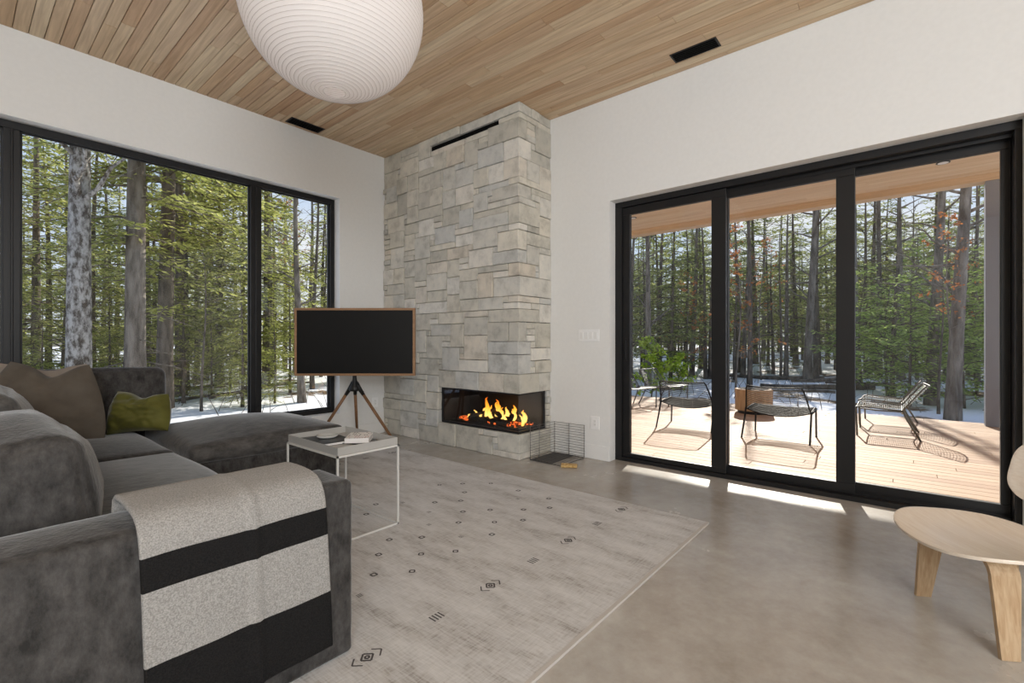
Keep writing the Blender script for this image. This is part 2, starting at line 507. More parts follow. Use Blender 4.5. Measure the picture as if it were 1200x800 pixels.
bp = nd(n, 'ShaderNodeBump'); bp.inputs['Strength'].default_value = 0.3; bp.inputs['Distance'].default_value = 0.004
l.new(a2.outputs[0], bp.inputs['Height']); l.new(bp.outputs[0], b.inputs['Normal'])
M['rug'] = m
M['rug_mark'] = flat('rug_motif_wool', (0.09, 0.085, 0.085), 0.95, spec=0.1)
M['rug_edge'] = flat('rug_binding', (0.5, 0.47, 0.44), 0.95, spec=0.1)

M['white_metal'] = flat('white_powder_coat', (0.62, 0.61, 0.58), 0.4)
M['tray'] = flat('warm_grey_powder_coat', (0.40, 0.39, 0.37), 0.4)
M['paper'] = flat('book_paper', (0.78, 0.76, 0.74), 0.7)
M['dark_cover'] = noisy('dark_print', (0.02, 0.022, 0.024), (0.09, 0.09, 0.09), 9, 0.35, 3)
M['dotted'] = flat('red_dot', (0.35, 0.06, 0.05), 0.5)
M['porcelain'] = flat('pale_ceramic', (0.52, 0.52, 0.50), 0.25)
M['walnut'] = boards('walnut_wood', [(0.22, 0.115, 0.055), (0.25, 0.13, 0.06)], 'Z', 0.45, 0.5, bump=0)
M['bezel'] = boards('oak_bezel', [(0.33, 0.19, 0.10), (0.36, 0.21, 0.115)], 'X', 0.45, 0.4, bump=0)
M['screen'] = flat('dark_screen', (0.006, 0.006, 0.006), 0.45, spec=0.25)
M['ash'] = boards('ash_plywood_glare', [(0.78, 0.70, 0.60), (0.80, 0.72, 0.62)], 'Y', 0.22, 0.45, dark=(0.76, 0.67, 0.58), scale=2.0, bump=0.05)  # ash whitened: glare from the door put into the colour
M['ash_leg'] = boards('ash_plywood_leg', [(0.53, 0.39, 0.245), (0.55, 0.405, 0.26)], 'Z', 0.4, 0.7, dark=(0.6, 0.48, 0.36), scale=2.0, bump=0.05)
M['steel_wire'] = flat('grey_steel_wire', (0.18, 0.175, 0.17), 0.4, 0.6)
M['plate_steel'] = flat('blackened_steel', (0.10, 0.095, 0.09), 0.5, 0.4)
M['plastic'] = flat('white_plastic', (0.88, 0.88, 0.88), 0.3)
M['bark_chip'] = noisy('pale_bark_chip', (0.38, 0.22, 0.07), (0.62, 0.44, 0.2), 40, 0.9)
M['wire_black'] = flat('black_wire', (0.006, 0.006, 0.006), 0.6, spec=0.25)
M['wire_sunlit_grey'] = flat('sunlit_grey_wire', (0.09, 0.095, 0.10), 0.45)  # grey tone stands in for sun sheen on black wire
M['wire_sunlit_sage'] = flat('sunlit_sage_wire', (0.085, 0.085, 0.065), 0.45)  # sage tone painted in where sun glances off the black rods
M['post'] = flat('dark_grey_post', (0.22, 0.24, 0.29), 0.5)
M['stump'] = noisy('cedar_drum', (0.36, 0.22, 0.12), (0.50, 0.33, 0.19), 5, 0.7, stretch=(6, 6, 0.6))
M['firebox'] = flat('firebox_steel', (0.018, 0.017, 0.016), 0.6)
M['char'] = noisy('charred_log', (0.012, 0.011, 0.010), (0.06, 0.045, 0.035), 14, 0.95, bump=0.8, bscale=30)

# snow with leaf litter
m, n, l, b = new_mat('snow_and_litter')
tc = nd(n, 'ShaderNodeTexCoord')
n1 = nd(n, 'ShaderNodeTexNoise'); n1.inputs['Scale'].default_value = 0.55; n1.inputs['Detail'].default_value = 8; n1.inputs['Roughness'].default_value = 0.66
n2 = nd(n, 'ShaderNodeTexNoise'); n2.inputs['Scale'].default_value = 9; n2.inputs['Detail'].default_value = 4
l.new(tc.outputs['Object'], n1.inputs['Vector']); l.new(tc.outputs['Object'], n2.inputs['Vector'])
rr = ramp(n, [(0.0, (0.10, 0.065, 0.04)), (0.5, (0.17, 0.11, 0.065)), (1.0, (0.07, 0.06, 0.035))]); l.new(n2.outputs[0], rr.inputs[0])
ff_ = ramp(n, [(0.555, (0, 0, 0)), (0.60, (1, 1, 1))]); l.new(n1.outputs[0], ff_.inputs[0])
mx = nd(n, 'ShaderNodeMix', data_type='RGBA'); l.new(ff_.outputs[0], mx.inputs[0]); mx.inputs[6].default_value = (0.82, 0.84, 0.88, 1); l.new(rr.outputs[0], mx.inputs[7])
l.new(mx.outputs[2], b.inputs['Base Color']); sset(b, Roughness=0.85, Specular_IOR_Level=0.2)
M['snow'] = m

M['bark_grey'] = noisy('grey_bark', (0.10, 0.085, 0.07), (0.27, 0.24, 0.205), 9, 0.95, 5, (1, 1, 0.25), bump=0.9, bscale=24, dist=0.03, spec=0.1)
M['bark_dark'] = noisy('dark_bark', (0.075, 0.064, 0.052), (0.20, 0.17, 0.14), 9, 0.95, 5, (1, 1, 0.25), bump=0.9, bscale=24, dist=0.03, spec=0.1)
M['bark_lichen'] = noisy('lichen_spotted_bark', (0.065, 0.055, 0.045), (0.40, 0.385, 0.36), 11, 0.95, 9, (1, 1, 0.55), nr=0.68, bump=0.6, bscale=24, lo=0.41, hi=0.58, dist=0.02, spec=0.1)
M['fol_hemlock'] = foliage_mat('hemlock_needles', (0.20, 0.23, 0.06), (0.40, 0.43, 0.125), (0.62, 0.62, 0.25), 0.5)
M['fol_pine'] = foliage_mat('pine_needles', (0.14, 0.175, 0.06), (0.27, 0.31, 0.11), (0.44, 0.46, 0.18), 0.5)
M['fol_young'] = foliage_mat('young_pine_needles', (0.20, 0.29, 0.07), (0.36, 0.46, 0.13), (0.52, 0.62, 0.22), 0.5)
M['fol_bush'] = foliage_mat('bright_bush_leaves', (0.22, 0.34, 0.03), (0.38, 0.50, 0.06), (0.55, 0.64, 0.12))
M['fol_beech'] = foliage_mat('dry_beech_leaves', (0.40, 0.13, 0.04), (0.55, 0.21, 0.07), (0.62, 0.32, 0.14))

# ================================================================== the room
XR, YL, CE = 4.14, 5.20, 3.54          # right wall plane, left wall plane, ceiling height
XB, YN = -4.0, -4.5                    # walls behind the camera
WT = 0.26


def struct(name, mb, mats, parent=None, org=(0, 0, 0), **kw):
    o = mb.build(name, mats, parent, org, **kw)
    if parent is None: o['kind'] = 'structure'
    return o


struct('floor', MB().box((XB, YN, -0.2), (XR + 0.14, YL + WT, 0)), M['concrete'])
# door opening Y -0.53..2.24, z 0..2.54 ; window opening X -0.65..2.986, z 0.318..2.876
DY0, DY1, DZ = -0.53, 2.24, 2.54
WX0, WX1, WZ0, WZ1 = -0.66, 2.986, 0.318, 2.876
w = MB()
w.box((XR, DY1, -0.2), (XR + WT, YL + WT, CE + 0.3))
w.box((XR, YN, -0.2), (XR + WT, DY0, CE + 0.3))
w.box((XR, DY0, DZ), (XR + WT, DY1, CE + 0.3))
struct('wall_right', w, M['wall'])
w = MB()
w.box((WX1, YL, -0.2), (XR, YL + WT, CE + 0.3))
w.box((XB, YL, -0.2), (WX0, YL + WT, CE + 0.3))
w.box((WX0, YL, WZ1), (WX1, YL + WT, CE + 0.3))
w.box((WX0, YL, -0.2), (WX1, YL + WT, WZ0))
struct('wall_left', w, M['wall'])
struct('wall_rear', MB().box((XB - 0.2, YN, -0.2), (XB, YL + WT, CE + 0.3)), M['wall'])
struct('wall_near', MB().box((XB - 0.2, YN - 0.2, -0.2), (XR + WT, YN, CE + 0.3)), M['wall'])

rng = random.Random(11)


def plank_field(x0, x1, y0, y1, z0, z1, w_, lmin, lmax, gap, rg, holes=()):
    mb = MB()
    x = x0
    while x < x1 - 1e-4:
        xe = min(x + w_, x1)
        y = y0 - rg.uniform(0, lmax)
        while y < y1:
            ye = y + rg.uniform(lmin, lmax)
            a, b_ = max(y, y0), min(ye, y1)
            if b_ - a > 0.02:
                mb.box((x + gap / 2, a + gap / 4, z0), (xe - gap / 2, b_ - gap / 4, z1))
            y = ye
        x = xe
    return mb


struct('ceiling', plank_field(XB, XR, YN, YL, CE, CE + 0.02, 0.086, 0.7, 2.6, 0.004, rng), M['cedar'], bevel=0.0025, seg=1)
struct('roof', MB().box((XB - 0.2, YN - 0.2, CE + 0.021), (XR + WT, YL + WT, CE + 0.4)).box((XR + WT, -3.2, 3.60), (9.82, 7.2, CE + 0.4)), M['roof'])


def bb(mb, a, b):
    return mb.box(a, b)


struct('baseboard_right', MB().box((XR - 0.012, DY1 + 0.004, 0), (XR, 2.926, 0.14)), M['trim'], bevel=0.002)
struct('baseboard_left', MB().box((0.2, YL - 0.012, 0), (3.585, YL, 0.14)), M['trim'], bevel=0.002)
struct('baseboard_near', MB().box((XR - 0.012, YN, 0), (XR, DY0 - 0.004, 0.14)), M['trim'], bevel=0.002)

# --- the long left window
wf = thing('window_1', 'wide black-framed picture window behind the sofa with forest outside', 'window', (1.16, 5.36, WZ0), kind='structure')
o_ = (1.16, 5.36, WZ0)
f = MB()
ya, yb = 5.315, 5.40
f.box((WX0, ya, WZ0), (WX1, yb, WZ0 + 0.055)); f.box((WX0, ya, WZ1 - 0.06), (WX1, yb, WZ1))
f.box((WX0, ya, WZ0 + 0.055), (WX0 + 0.06, yb, WZ1 - 0.06)); f.box((WX1 - 0.055, ya, WZ0 + 0.055), (WX1, yb, WZ1 - 0.06))
f.box((0.256, ya, WZ0 + 0.055), (0.352, yb, WZ1 - 0.06)); f.box((2.035, ya, WZ0 + 0.055), (2.145, yb, WZ1 - 0.06))
f.box((0.296, ya - 0.012, WZ0 + 0.055), (0.312, ya, WZ1 - 0.06)); f.box((2.083, ya - 0.01, WZ0 + 0.055), (2.097, ya, WZ1 - 0.06))
f.build('window_frame', M['black'], wf, o_, bevel=0.004)
for (a, b_) in ((WX0 + 0.06, 0.256), (0.352, 2.035), (2.145, WX1 - 0.055)):
    p = MB().box((a - 0.01, 5.352, WZ0 + 0.045), (b_ + 0.01, 5.360, WZ1 - 0.05)).build('window_pane', M['glass'], wf, o_)
    g = MB()
    g.box((a, 5.345, WZ0 + 0.055), (a + 0.012, 5.3515, WZ1 - 0.06)); g.box((b_ - 0.012, 5.345, WZ0 + 0.055), (b_, 5.3515, WZ1 - 0.06))
    g.box((a + 0.012, 5.345, WZ1 - 0.072), (b_ - 0.012, 5.3515, WZ1 - 0.06)); g.box((a + 0.012, 5.345, WZ0 + 0.055), (b_ - 0.012, 5.3515, WZ0 + 0.067))
    g.build('glazing_bead', M['black'], wf, o_)

# --- the three-panel sliding door
dr = thing('door_1', 'black three-panel sliding glass door opening to the wooden deck', 'door', (4.33, 0.855, 0), kind='structure')
o_ = (4.33, 0.855, 0)
f = MB()
f.box((4.25, DY0, 0.0), (4.42, DY1, 0.036)); f.box((4.25, DY0, 2.485), (4.42, DY1, DZ))
f.box((4.25, DY1 - 0.07, 0.036), (4.42, DY1, 2.485)); f.box((4.25, DY0, 0.036), (4.42, DY0 + 0.035, 2.485))
f.box((4.315, DY0 + 0.035, 0.036), (4.319, DY1 - 0.07, 0.05)); f.box((4.365, DY0 + 0.035, 0.036), (4.369, DY1 - 0.07, 0.05))
f.box((4.315, DY0 + 0.035, 2.46), (4.319, DY1 - 0.07, 2.485)); f.box((4.365, DY0 + 0.035, 2.46), (4.369, DY1 - 0.07, 2.485))
f.build('door_frame', M['black'], dr, o_, bevel=0.004)
for (x, y0, y1, gl, gr, zb) in ((4.27, 1.205, 2.17, 1.325, 2.093, 0.080), (4.322, 0.312, 1.302, 0.430, 1.20, 0.108), (4.372, -0.495, 0.430, -0.447, 0.322, 0.116)):
    p = MB()
    p.box((x, y0, 0.038), (x + 0.042, y1, zb)); p.box((x, y0, 2.41), (x + 0.042, y1, 2.483))
    p.box((x, y0, zb), (x + 0.042, gl, 2.41)); p.box((x, gr, zb), (x + 0.042, y1, 2.41))
    pn = p.build('sliding_panel', M['black'], dr, o_, bevel=0.003)
    g = MB().box((x + 0.018, gl - 0.008, zb - 0.008), (x + 0.025, gr + 0.008, 2.418)).build('glass_pane', M['glass'], pn, (0, 0, 0))
    # child of a panel whose data is already shifted to the door's origin
    g.data.transform(Matrix.Translation((-o_[0], -o_[1], -o_[2])))
    if x < 4.3:
        h = MB().box((x - 0.014, 2.115, 0.98), (x, 2.14, 1.20)).box((x - 0.03, 2.122, 1.0), (x - 0.013, 2.133, 1.18)).build('door_handle', M['black'], pn, (0, 0, 0), bevel=0.003)
        h.data.transform(Matrix.Translation((-o_[0], -o_[1], -o_[2])))

# --- outside: porch deck, porch roof, ground
DK = -0.05
drg = random.Random(5)
struct('floor_deck', plank_field(4.43, 9.93, -3.2, 7.2, DK - 0.03, DK, 0.138, 2.0, 4.8, 0.006, drg), M['deck'], bevel=0.002, seg=1)
struct('floor_deck_joists', MB().box((4.43, -3.2, -0.40), (9.9, 7.2, DK - 0.034)), M['roof'])
struct('ceiling_porch', plank_field(4.41, 9.60, -3.2, 7.2, 3.575, 3.595, 0.11, 1.5, 4.0, 0.003, drg), M['soffit'], bevel=0.002, seg=1)
struct('beam_porch', MB().box((9.56, -3.2, 3.475), (9.80, 7.2, 3.62)), M['soffit'])
pg = random.Random(3)
for i, y in enumerate((-0.97, 6.6)):
    p = MB().box((9.58, y - 0.14, DK), (9.78, y + 0.14, 3.475)).build('post', M['post'], None, (9.68, y, DK), bevel=0.004)
    p['kind'] = 'structure'
for (x, y, lab) in ((8.6, -0.34, 'round recessed porch ceiling light seen through the wide door panel near the post'), (8.55, 4.13, 'round recessed porch ceiling light seen through the narrow door panel')):
    t = thing('recessed_light', lab, 'ceiling light', (x, y, 3.575), group='porch ceiling lights')
    MB().lathe([(0.075, 0.0), (0.075, -0.006), (0.06, -0.008), (0.055, 0.0)], (0, 0, 0), 28).build('rim', M['black'], t, (0, 0, 0))
    MB().lathe([(0.0, -0.0085), (0.056, -0.0085), (0.056, -0.004), (0.0, -0.004)], (0, 0, 0), 28, False).build('lens', M['paper'], t, (0, 0, 0))


def ground_z(x, y):
    base = -0.50
    dd = max(0.0, math.hypot(x, y) - 11.0)
    base += 0.022 * dd
    base += 0.20 * noise.noise(Vector((x * 0.16, y * 0.16, 3.1))) + 0.05 * noise.noise(Vector((x * 0.7, y * 0.7, 9.0)))
    if -5 < x < 10.4 and y < 6.0: base = min(base, -0.43)
    return base


g = MB()
N, S0, S1 = 150, -22.0, 62.0


def gfn(u, v):
    x = S0 + (S1 - S0) * u; y = S0 + (S1 - S0) * v
    return (x, y, ground_z(x, y))


g.grid(gfn, N, N)
struct('ground', g, M['snow'], smooth=True)

# ================================================================== the stone fireplace
XC, YC = 3.60, 2.94                       # front face and side face planes of the stone
fp = thing('fireplace', 'floor-to-ceiling pale ledgestone fireplace column with corner glass firebox', 'fireplace', (3.87, 4.0, 0))
FO = (3.87, 4.0, 0)
srg = random.Random(21)
rows = [0.0]
for k in range(4): rows.append(rows[-1] + 0.0625)
for k in range(6): rows.append(0.25 + (k + 1) * 0.398 / 6)
for k in range(42): rows.append(0.648 + (k + 1) * (3.386 - 0.648) / 42)
rows += [3.443, CE - 0.002]
NR = len(rows) - 1
UF = 0.0706
NF = 32                                   # front cells, from the outer corner towards the left wall
NS = 8
SU = (XR - XC) / NS
occ = {}
# cells: (col,row); front col 0..NF-1 counted from the corner; side col -1..-NS
fb_cols = int(round((4.105 - YC) / UF))
slot_a, slot_b = int(round((3.24 - YC) / UF)), int(round((4.29 - YC) / UF))
for rI in range(4, 10):
    for c in range(-NS + 1, fb_cols): occ[(c, rI)] = 'void'
for c in range(slot_a, slot_b): occ[(c, NR - 2)] = 'void'
stones = []


def free(c0, c1, r0, r1):
    return all((c, q) not in occ for c in range(c0, c1) for q in range(r0, r1)) and c0 >= -NS and c1 <= NF and r1 <= NR


def take(c0, c1, r0, r1):
    for c in range(c0, c1):
        for q in range(r0, r1): occ[(c, q)] = 1
    stones.append((c0, c1, r0, r1))


q = 0
while q < NR:                              # quoins first
    if (0, q) in occ: q += 1; continue
    h = srg.choice([1, 1, 2, 2, 2, 3, 3])
    while not free(0, 1, q, q + h): h -= 1
    if q >= 10 and q < 12: h = max(h, 2)
    cw, cs = srg.choice([2, 3, 4, 5, 6]), srg.choice([2, 3, 4, 5, 8])
    while not free(0, cw, q, q + h): cw -= 1
    while not free(-cs, 0, q, q + h): cs -= 1
    take(-cs, cw, q, q + h)
    q += h
for q in range(NR):
    for c in range(-NS, NF):
        if (c, q) in occ: continue
        for t_ in range(30):
            h = srg.choice([1, 2, 2, 2, 2, 3, 3, 3, 4]); wd = srg.choice([4, 5, 5, 6, 6, 7, 8]) if h < 3 else srg.choice([3, 4, 4, 5, 5])
            if t_ > 22: h = 1
            if t_ > 25: wd = max(1, 29 - t_)
            if c < 0: wd = min(wd, -c)
            # never leave one-cell gaps at the end of a run
            if free(c, c + wd, q, q + h): take(c, c + wd, q, q + h); break
        else:
            take(c, c + 1, q, q + 1)
sm = MB()


def stone_block(a, b_, key):
    """irregular split-faced block between corners a and b_"""
    jit = lambda s: srg.uniform(-s, s)
    nx, ny, nz = 4, 4, 3
    vv, idx, ff = [], {}, []

    def P(i, j, k):
        if (i, j, k) in idx: return idx[(i, j, k)]
        p = Vector((a[0] + (b_[0] - a[0]) * i / nx, a[1] + (b_[1] - a[1]) * j / ny, a[2] + (b_[2] - a[2]) * k / nz))
        n1 = noise.noise(Vector((p.x * 5 + key, p.y * 5, p.z * 7))) ; n2 = noise.noise(Vector((p.y * 9, p.x * 9 + key, p.z * 11)))
        if i == 0: p.x += 0.007 * n1 + 0.004 * n2
        if j == 0: p.y += 0.006 * n2 + 0.004 * n1
        if k in (0, nz): p.z += 0.0028 * n1
        if j == ny: p.y += 0.004 * n1
        idx[(i, j, k)] = len(vv); vv.append(p)
        return idx[(i, j, k)]
    for (n_a, n_b, mk) in ((ny, nz, lambda u, v, s: (nx if s else 0, u, v)), (nx, nz, lambda u, v, s: (u, ny if s else 0, v)), (nx, ny, lambda u, v, s: (u, v, nz if s else 0))):
        for s in (0, 1):
            for u in range(n_a):
                for v in range(n_b):
                    ff.append(tuple(P(*mk(*uv, s)) for uv in ((u, v), (u + 1, v), (u + 1, v + 1), (u, v + 1))))
    sm.add(vv, ff)


GP = 0.0022
for si, (c0, c1, r0, r1) in enumerate(stones):
    z0, z1 = rows[r0] + GP, rows[r1] - GP
    pr = srg.uniform(-0.012, 0.012)
    pr2 = srg.uniform(-0.008, 0.010)
    if r0 == 0: z0 = 0.001
    if c0 < 0 < c1:                          # quoin
        stone_block((XC + pr, YC + pr2, z0), (XC - c0 * SU - GP, YC + c1 * UF - GP, z1), si * 3.7)
    elif c0 >= 0:
        y1_ = min(YC + c1 * UF - GP, YL - 0.001)
        stone_block((XC + pr, YC + c0 * UF + GP, z0), (XC + 0.085, y1_, z1), si * 3.7)
    else:
        stone_block((XC - c1 * SU + GP, YC + pr2, z0), (min(XC - c0 * SU - GP, XR - 0.001), YC + 0.085, z1), si * 3.7)
cl = sm.build('stone_cladding', M['stone'], fp, FO, bevel=0.005, seg=1, fix=True)
c = MB()
c.box((XC + 0.06, 4.115, 0.0), (XR - 0.001, YL - 0.001, CE - 0.003))
c.box((XC + 0.06, YC + 0.06, 0.655), (XR - 0.001, 4.115, 3.38)).box((XC + 0.20, YC + 0.06, 3.38), (XR - 0.001, 4.115, CE - 0.003))
c.box((XC + 0.06, YC + 0.06, 3.446), (XC + 0.20, 4.115, CE - 0.003))
c.box((XC + 0.06, YC + 0.06, 0.0), (XR - 0.001, 4.115, 0.245))
c.build('gap_shade_core', M['gap'], fp, FO)  # black core put behind the stones so their dry-stacked gaps look shaded
# firebox liner, tray, frame, glass
b_ = MB()
b_.box((3.64, YC + 0.045, 0.246), (4.10, 4.10, 0.262)); b_.box((3.64, YC + 0.045, 0.636), (4.10, 4.10, 0.654))
b_.box((3.64, 4.085, 0.262), (4.10, 4.10, 0.636)); b_.box((4.06, YC + 0.045, 0.262), (4.075, 4.085, 0.636))
b_.build('firebox_liner', M['firebox'], fp, FO)
f = MB()
f.box((3.625, YC + 0.03, 0.250), (3.648, 4.10, 0.272)); f.box((3.625, YC + 0.03, 0.634), (3.648, 4.10, 0.648))
f.box((3.625, 4.078, 0.272), (3.648, 4.10, 0.634)); f.box((3.648, YC + 0.03, 0.250), (4.075, YC + 0.05, 0.272)); f.box((3.648, YC + 0.03, 0.634), (4.075, YC + 0.05, 0.648))
f.box((4.03, YC + 0.03, 0.272), (4.075, YC + 0.05, 0.634))
f.build('firebox_frame', M['black'], fp, FO, bevel=0.002)
MB().box((3.632, YC + 0.036, 0.268), (3.638, 4.082, 0.640)).box((3.638, YC + 0.036, 0.268), (4.034, YC + 0.042, 0.640)).build('firebox_glass', M['fireglass'], fp, FO)
f = MB()
f.box((3.70, 3.02, 0.262), (3.99, 4.03, 0.285))
for k in range(14):
    f.box((3.72, 3.06 + k * 0.07, 0.285), (3.97, 3.075 + k * 0.07, 0.292))
f.build('burner_tray', M['firebox'], fp, FO)
MB().box((XC + 0.03, 3.23, 3.388), (XC + 0.19, 4.30, 3.441)).build('air_slot', M['gap'], fp, FO)

# logs and flames inside the firebox
logs = [((3.74, 3.20, 0.318), (3.76, 3.78, 0.312), 0.036, 'thick charred log lying along the front of the fire'),
        ((3.92, 3.15, 0.318), (3.90, 3.72, 0.322), 0.034, 'charred log lying at the back of the fire'),
        ((3.72, 3.30, 0.382), (3.95, 3.56, 0.392), 0.028, 'charred log laid slantwise on top, under the tall flames'),
        ((3.71, 3.72, 0.345), (3.93, 3.50, 0.412), 0.026, 'charred log propped at the far end of the fire'),
        ((3.71, 3.14, 0.372), (3.90, 3.28, 0.388), 0.024, 'short charred log nearest the glass corner')]
lr = random.Random(8)
for (a, b_, r_, lab) in logs:
    a, b_ = Vector(a), Vector(b_)
    pts = [a.lerp(b_, t / 8) + Vector((lr.uniform(-1, 1), lr.uniform(-1, 1), lr.uniform(-1, 1))) * 0.004 for t in range(9)]
    o = MB().tube(pts, [r_ * lr.uniform(0.85, 1.12) for _ in pts], 12).build('burning_log', M['char'], None, tuple((a + b_) / 2), smooth=True)
    tag(o, lab, 'log', 'burning logs in the firebox')
m, n, l, b = new_mat('flame')
out = n['Material Output']; n.remove(b)
tc = nd(n, 'ShaderNodeTexCoord'); sx = nd(n, 'ShaderNodeSeparateXYZ'); l.new(tc.outputs['Generated'], sx.inputs[0])
r = ramp(n, [(0.0, (1.0, 0.42, 0.06)), (0.28, (1.0, 0.62, 0.16)), (0.6, (1.0, 0.34, 0.03)), (1.0, (0.8, 0.10, 0.0))])
l.new(sx.outputs[2], r.inputs[0])
em = nd(n, 'ShaderNodeEmission'); em.inputs[1].default_value = 2.6; l.new(r.outputs[0], em.inputs[0])
tr = nd(n, 'ShaderNodeBsdfTransparent'); lw = nd(n, 'ShaderNodeLayerWeight'); lw.inputs[0].default_value = 0.45
mx = nd(n, 'ShaderNodeMixShader'); l.new(lw.outputs['Facing'], mx.inputs[0]); l.new(em.outputs[0], mx.inputs[1]); l.new(tr.outputs[0], mx.inputs[2]); l.new(mx.outputs[0], out.inputs[0])
M['flame'] = m
fm = MB()
flames = [(3.80, 3.56, 0.37, 0.21, 0.040), (3.84, 3.43, 0.37, 0.19, 0.040), (3.78, 3.49, 0.36, 0.14, 0.036), (3.86, 3.64, 0.35, 0.12, 0.03), (3.80, 3.34, 0.36, 0.13, 0.03),
          (3.85, 3.22, 0.35, 0.13, 0.045), (3.90, 3.12, 0.33, 0.14, 0.045), (3.93, 3.28, 0.35, 0.15, 0.045), (3.78, 3.70, 0.34, 0.09, 0.028), (3.76, 3.80, 0.31, 0.07, 0.024),
          (3.90, 3.50, 0.36, 0.17, 0.04), (3.78, 3.27, 0.35, 0.08, 0.024), (3.74, 3.45, 0.34, 0.07, 0.03), (3.74, 3.60, 0.335, 0.06, 0.03), (3.82, 3.08, 0.31, 0.12, 0.03), (3.95, 3.40, 0.34, 0.13, 0.04)]
for (x, y, z, h, r_) in flames:
    ph = lr.uniform(0, 6)
    pts, rs = [], []
    for t in range(11):
        u = t / 10
        pts.append((x + 0.012 * math.sin(ph + u * 5), y + 0.022 * u * math.sin(ph * 2 + u * 6) + 0.02 * u * lr.uniform(-1, 1), z - 0.02 + h * u))
        rs.append(max(0.001, r_ * (math.sin(min(1, u * 1.5 + 0.28) * math.pi * 0.5) * (1 - u) ** 0.8)))
    fm.tube(pts, rs, 10)
tag(fm.build('flames', M['flame'], None, (3.83, 3.4, 0.30), smooth=True), 'orange flames rising from the logs in the glass firebox', 'fire', kind='stuff')
m, n, l, b = new_mat('ember')
em = nd(n, 'ShaderNodeEmission'); em.inputs[0].default_value = (1.0, 0.16, 0.03, 1); em.inputs[1].default_value = 2.0
tc = nd(n, 'ShaderNodeTexCoord'); nz = nd(n, 'ShaderNodeTexNoise'); nz.inputs['Scale'].default_value = 30; l.new(tc.outputs['Object'], nz.inputs['Vector'])
r = ramp(n, [(0.42, (0, 0, 0)), (0.62, (1, 1, 1))]); l.new(nz.outputs[0], r.inputs[0])
sset(b, Roughness=0.9); b.inputs['Base Color'].default_value = (0.02, 0.018, 0.016, 1)
mx = nd(n, 'ShaderNodeMixShader'); l.new(r.outputs[0], mx.inputs[0]); l.new(b.outputs[0], mx.inputs[1]); l.new(em.outputs[0], mx.inputs[2]); l.new(mx.outputs[0], n['Material Output'].inputs[0])
M['ember'] = m
eb = MB()
for k in range(70):
    x, y = lr.uniform(3.70, 3.97), lr.uniform(3.06, 3.95)
    s = lr.uniform(0.008, 0.02)
    soft_box(eb, (s, s * lr.uniform(0.8, 1.6), s * 0.7), 3, s * 0.5, mat=Matrix.Translation((x, y, 0.292 + s * 0.6)) @ Matrix.Rotation(lr.uniform(0, 3), 4, 'Z'))
tag(eb.build('embers', M['ember'], None, (3.83, 3.4, 0.292)), 'bed of glowing embers under the burning logs', 'embers', kind='stuff')

# log basket of steel wire and the chip of bark beside it
bk = thing('log_basket', 'empty grey wire log basket on the floor beside the fireplace', 'basket', (3.88, 2.68, 0))
BO = (3.88, 2.68, 0)
x0, x1, y0, y1, bh = 3.67, 4.085, 2.495, 2.855, 0.33
wv = MB(); bs = MB()
for k in range(13):
    z = 0.022 + k * (bh - 0.022) / 12
    nS = 22
    wv.tube([(x0 - 0.006 + (x1 - x0 + 0.012) * t / nS, y1 + 0.007 * math.sin(t * math.pi / 3.6 + k * math.pi), z) for t in range(nS + 1)], 0.0022, 5)
    wv.tube([(x1 + 0.007 * math.sin(t * math.pi / 3.6 + k * math.pi), y0 - 0.006 + (y1 - y0 + 0.012) * t / nS, z) for t in range(nS + 1)], 0.0022, 5)
wv.build('wire_weave', M['steel_wire'], bk, BO, smooth=True)
for (x, y) in ((x0, y1), ((x0 + x1) / 2 - 0.06, y1), (x1, y1), (x1, (y0 + y1) / 2), (x1, y0)):
    MB().tube([(x, y, 0.008), (x, y, bh + 0.004)], 0.003, 6).build('upright_rod', M['steel_wire'], bk, BO, smooth=True)
bs.tube([(x0, y0, 0.008), (x1, y0, 0.008), (x1, y1, 0.008), (x0, y1, 0.008)], 0.004, 6, closed=True)
for k in range(1, 10):
    yy = y0 + (y1 - y0) * k / 10
    bs.tube([(x0, yy, 0.012), (x1, yy, 0.012)], 0.0022, 5)
bs.box((x0 + 0.03, y0 + 0.13, 0.004), (x1 - 0.02, y1 - 0.01, 0.0095))
bs.build('base_grid', M['plate_steel'], bk, BO)
ch = MB()
soft_box(ch, (0.045, 0.075, 0.012), 8, 0.008, (0, 0, 0.004), Matrix.Translation((3.72, 2.435, 0.0125)) @ Matrix.Rotation(0.5, 4, 'Z'), amp=0.006, freq=20)
tag(ch.build('bark_chip', M['bark_chip'], None, (3.72, 2.435, 0), smooth=True), 'small yellowish piece of bark on the concrete before the wire basket', 'bark')

# ------------------------------------------------------------------ vents, switches, outlets
v = thing('ceiling_vent', 'black linear ceiling vent near the wall of sliding doors', 'vent', (3.90, 1.34, CE))
MB().box((3.83, 1.155, CE - 0.006), (3.975, 1.525, CE - 0.0005)).build('vent_frame', M['black'], v, (3.90, 1.34, CE), bevel=0.002)
p = MB()
for k in range(5): p.box((3.845 + k * 0.025, 1.17, CE - 0.010), (3.857 + k * 0.025, 1.51, CE - 0.0062))
p.build('vent_slat', M['gap'], v, (3.90, 1.34, CE))
v = thing('ceiling_vent', 'black linear ceiling vent above the long window', 'vent', (2.505, 5.068, CE))
MB().box((2.318, 4.99, CE - 0.006), (2.69, 5.147, CE - 0.0005)).build('vent_frame', M['black'], v, (2.505, 5.068, CE), bevel=0.002)
p = MB()
for k in range(5): p.box((2.333, 5.005 + k * 0.027, CE - 0.010), (2.675, 5.018 + k * 0.027, CE - 0.0062))
p.build('vent_slat', M['gap'], v, (2.505, 5.068, CE))


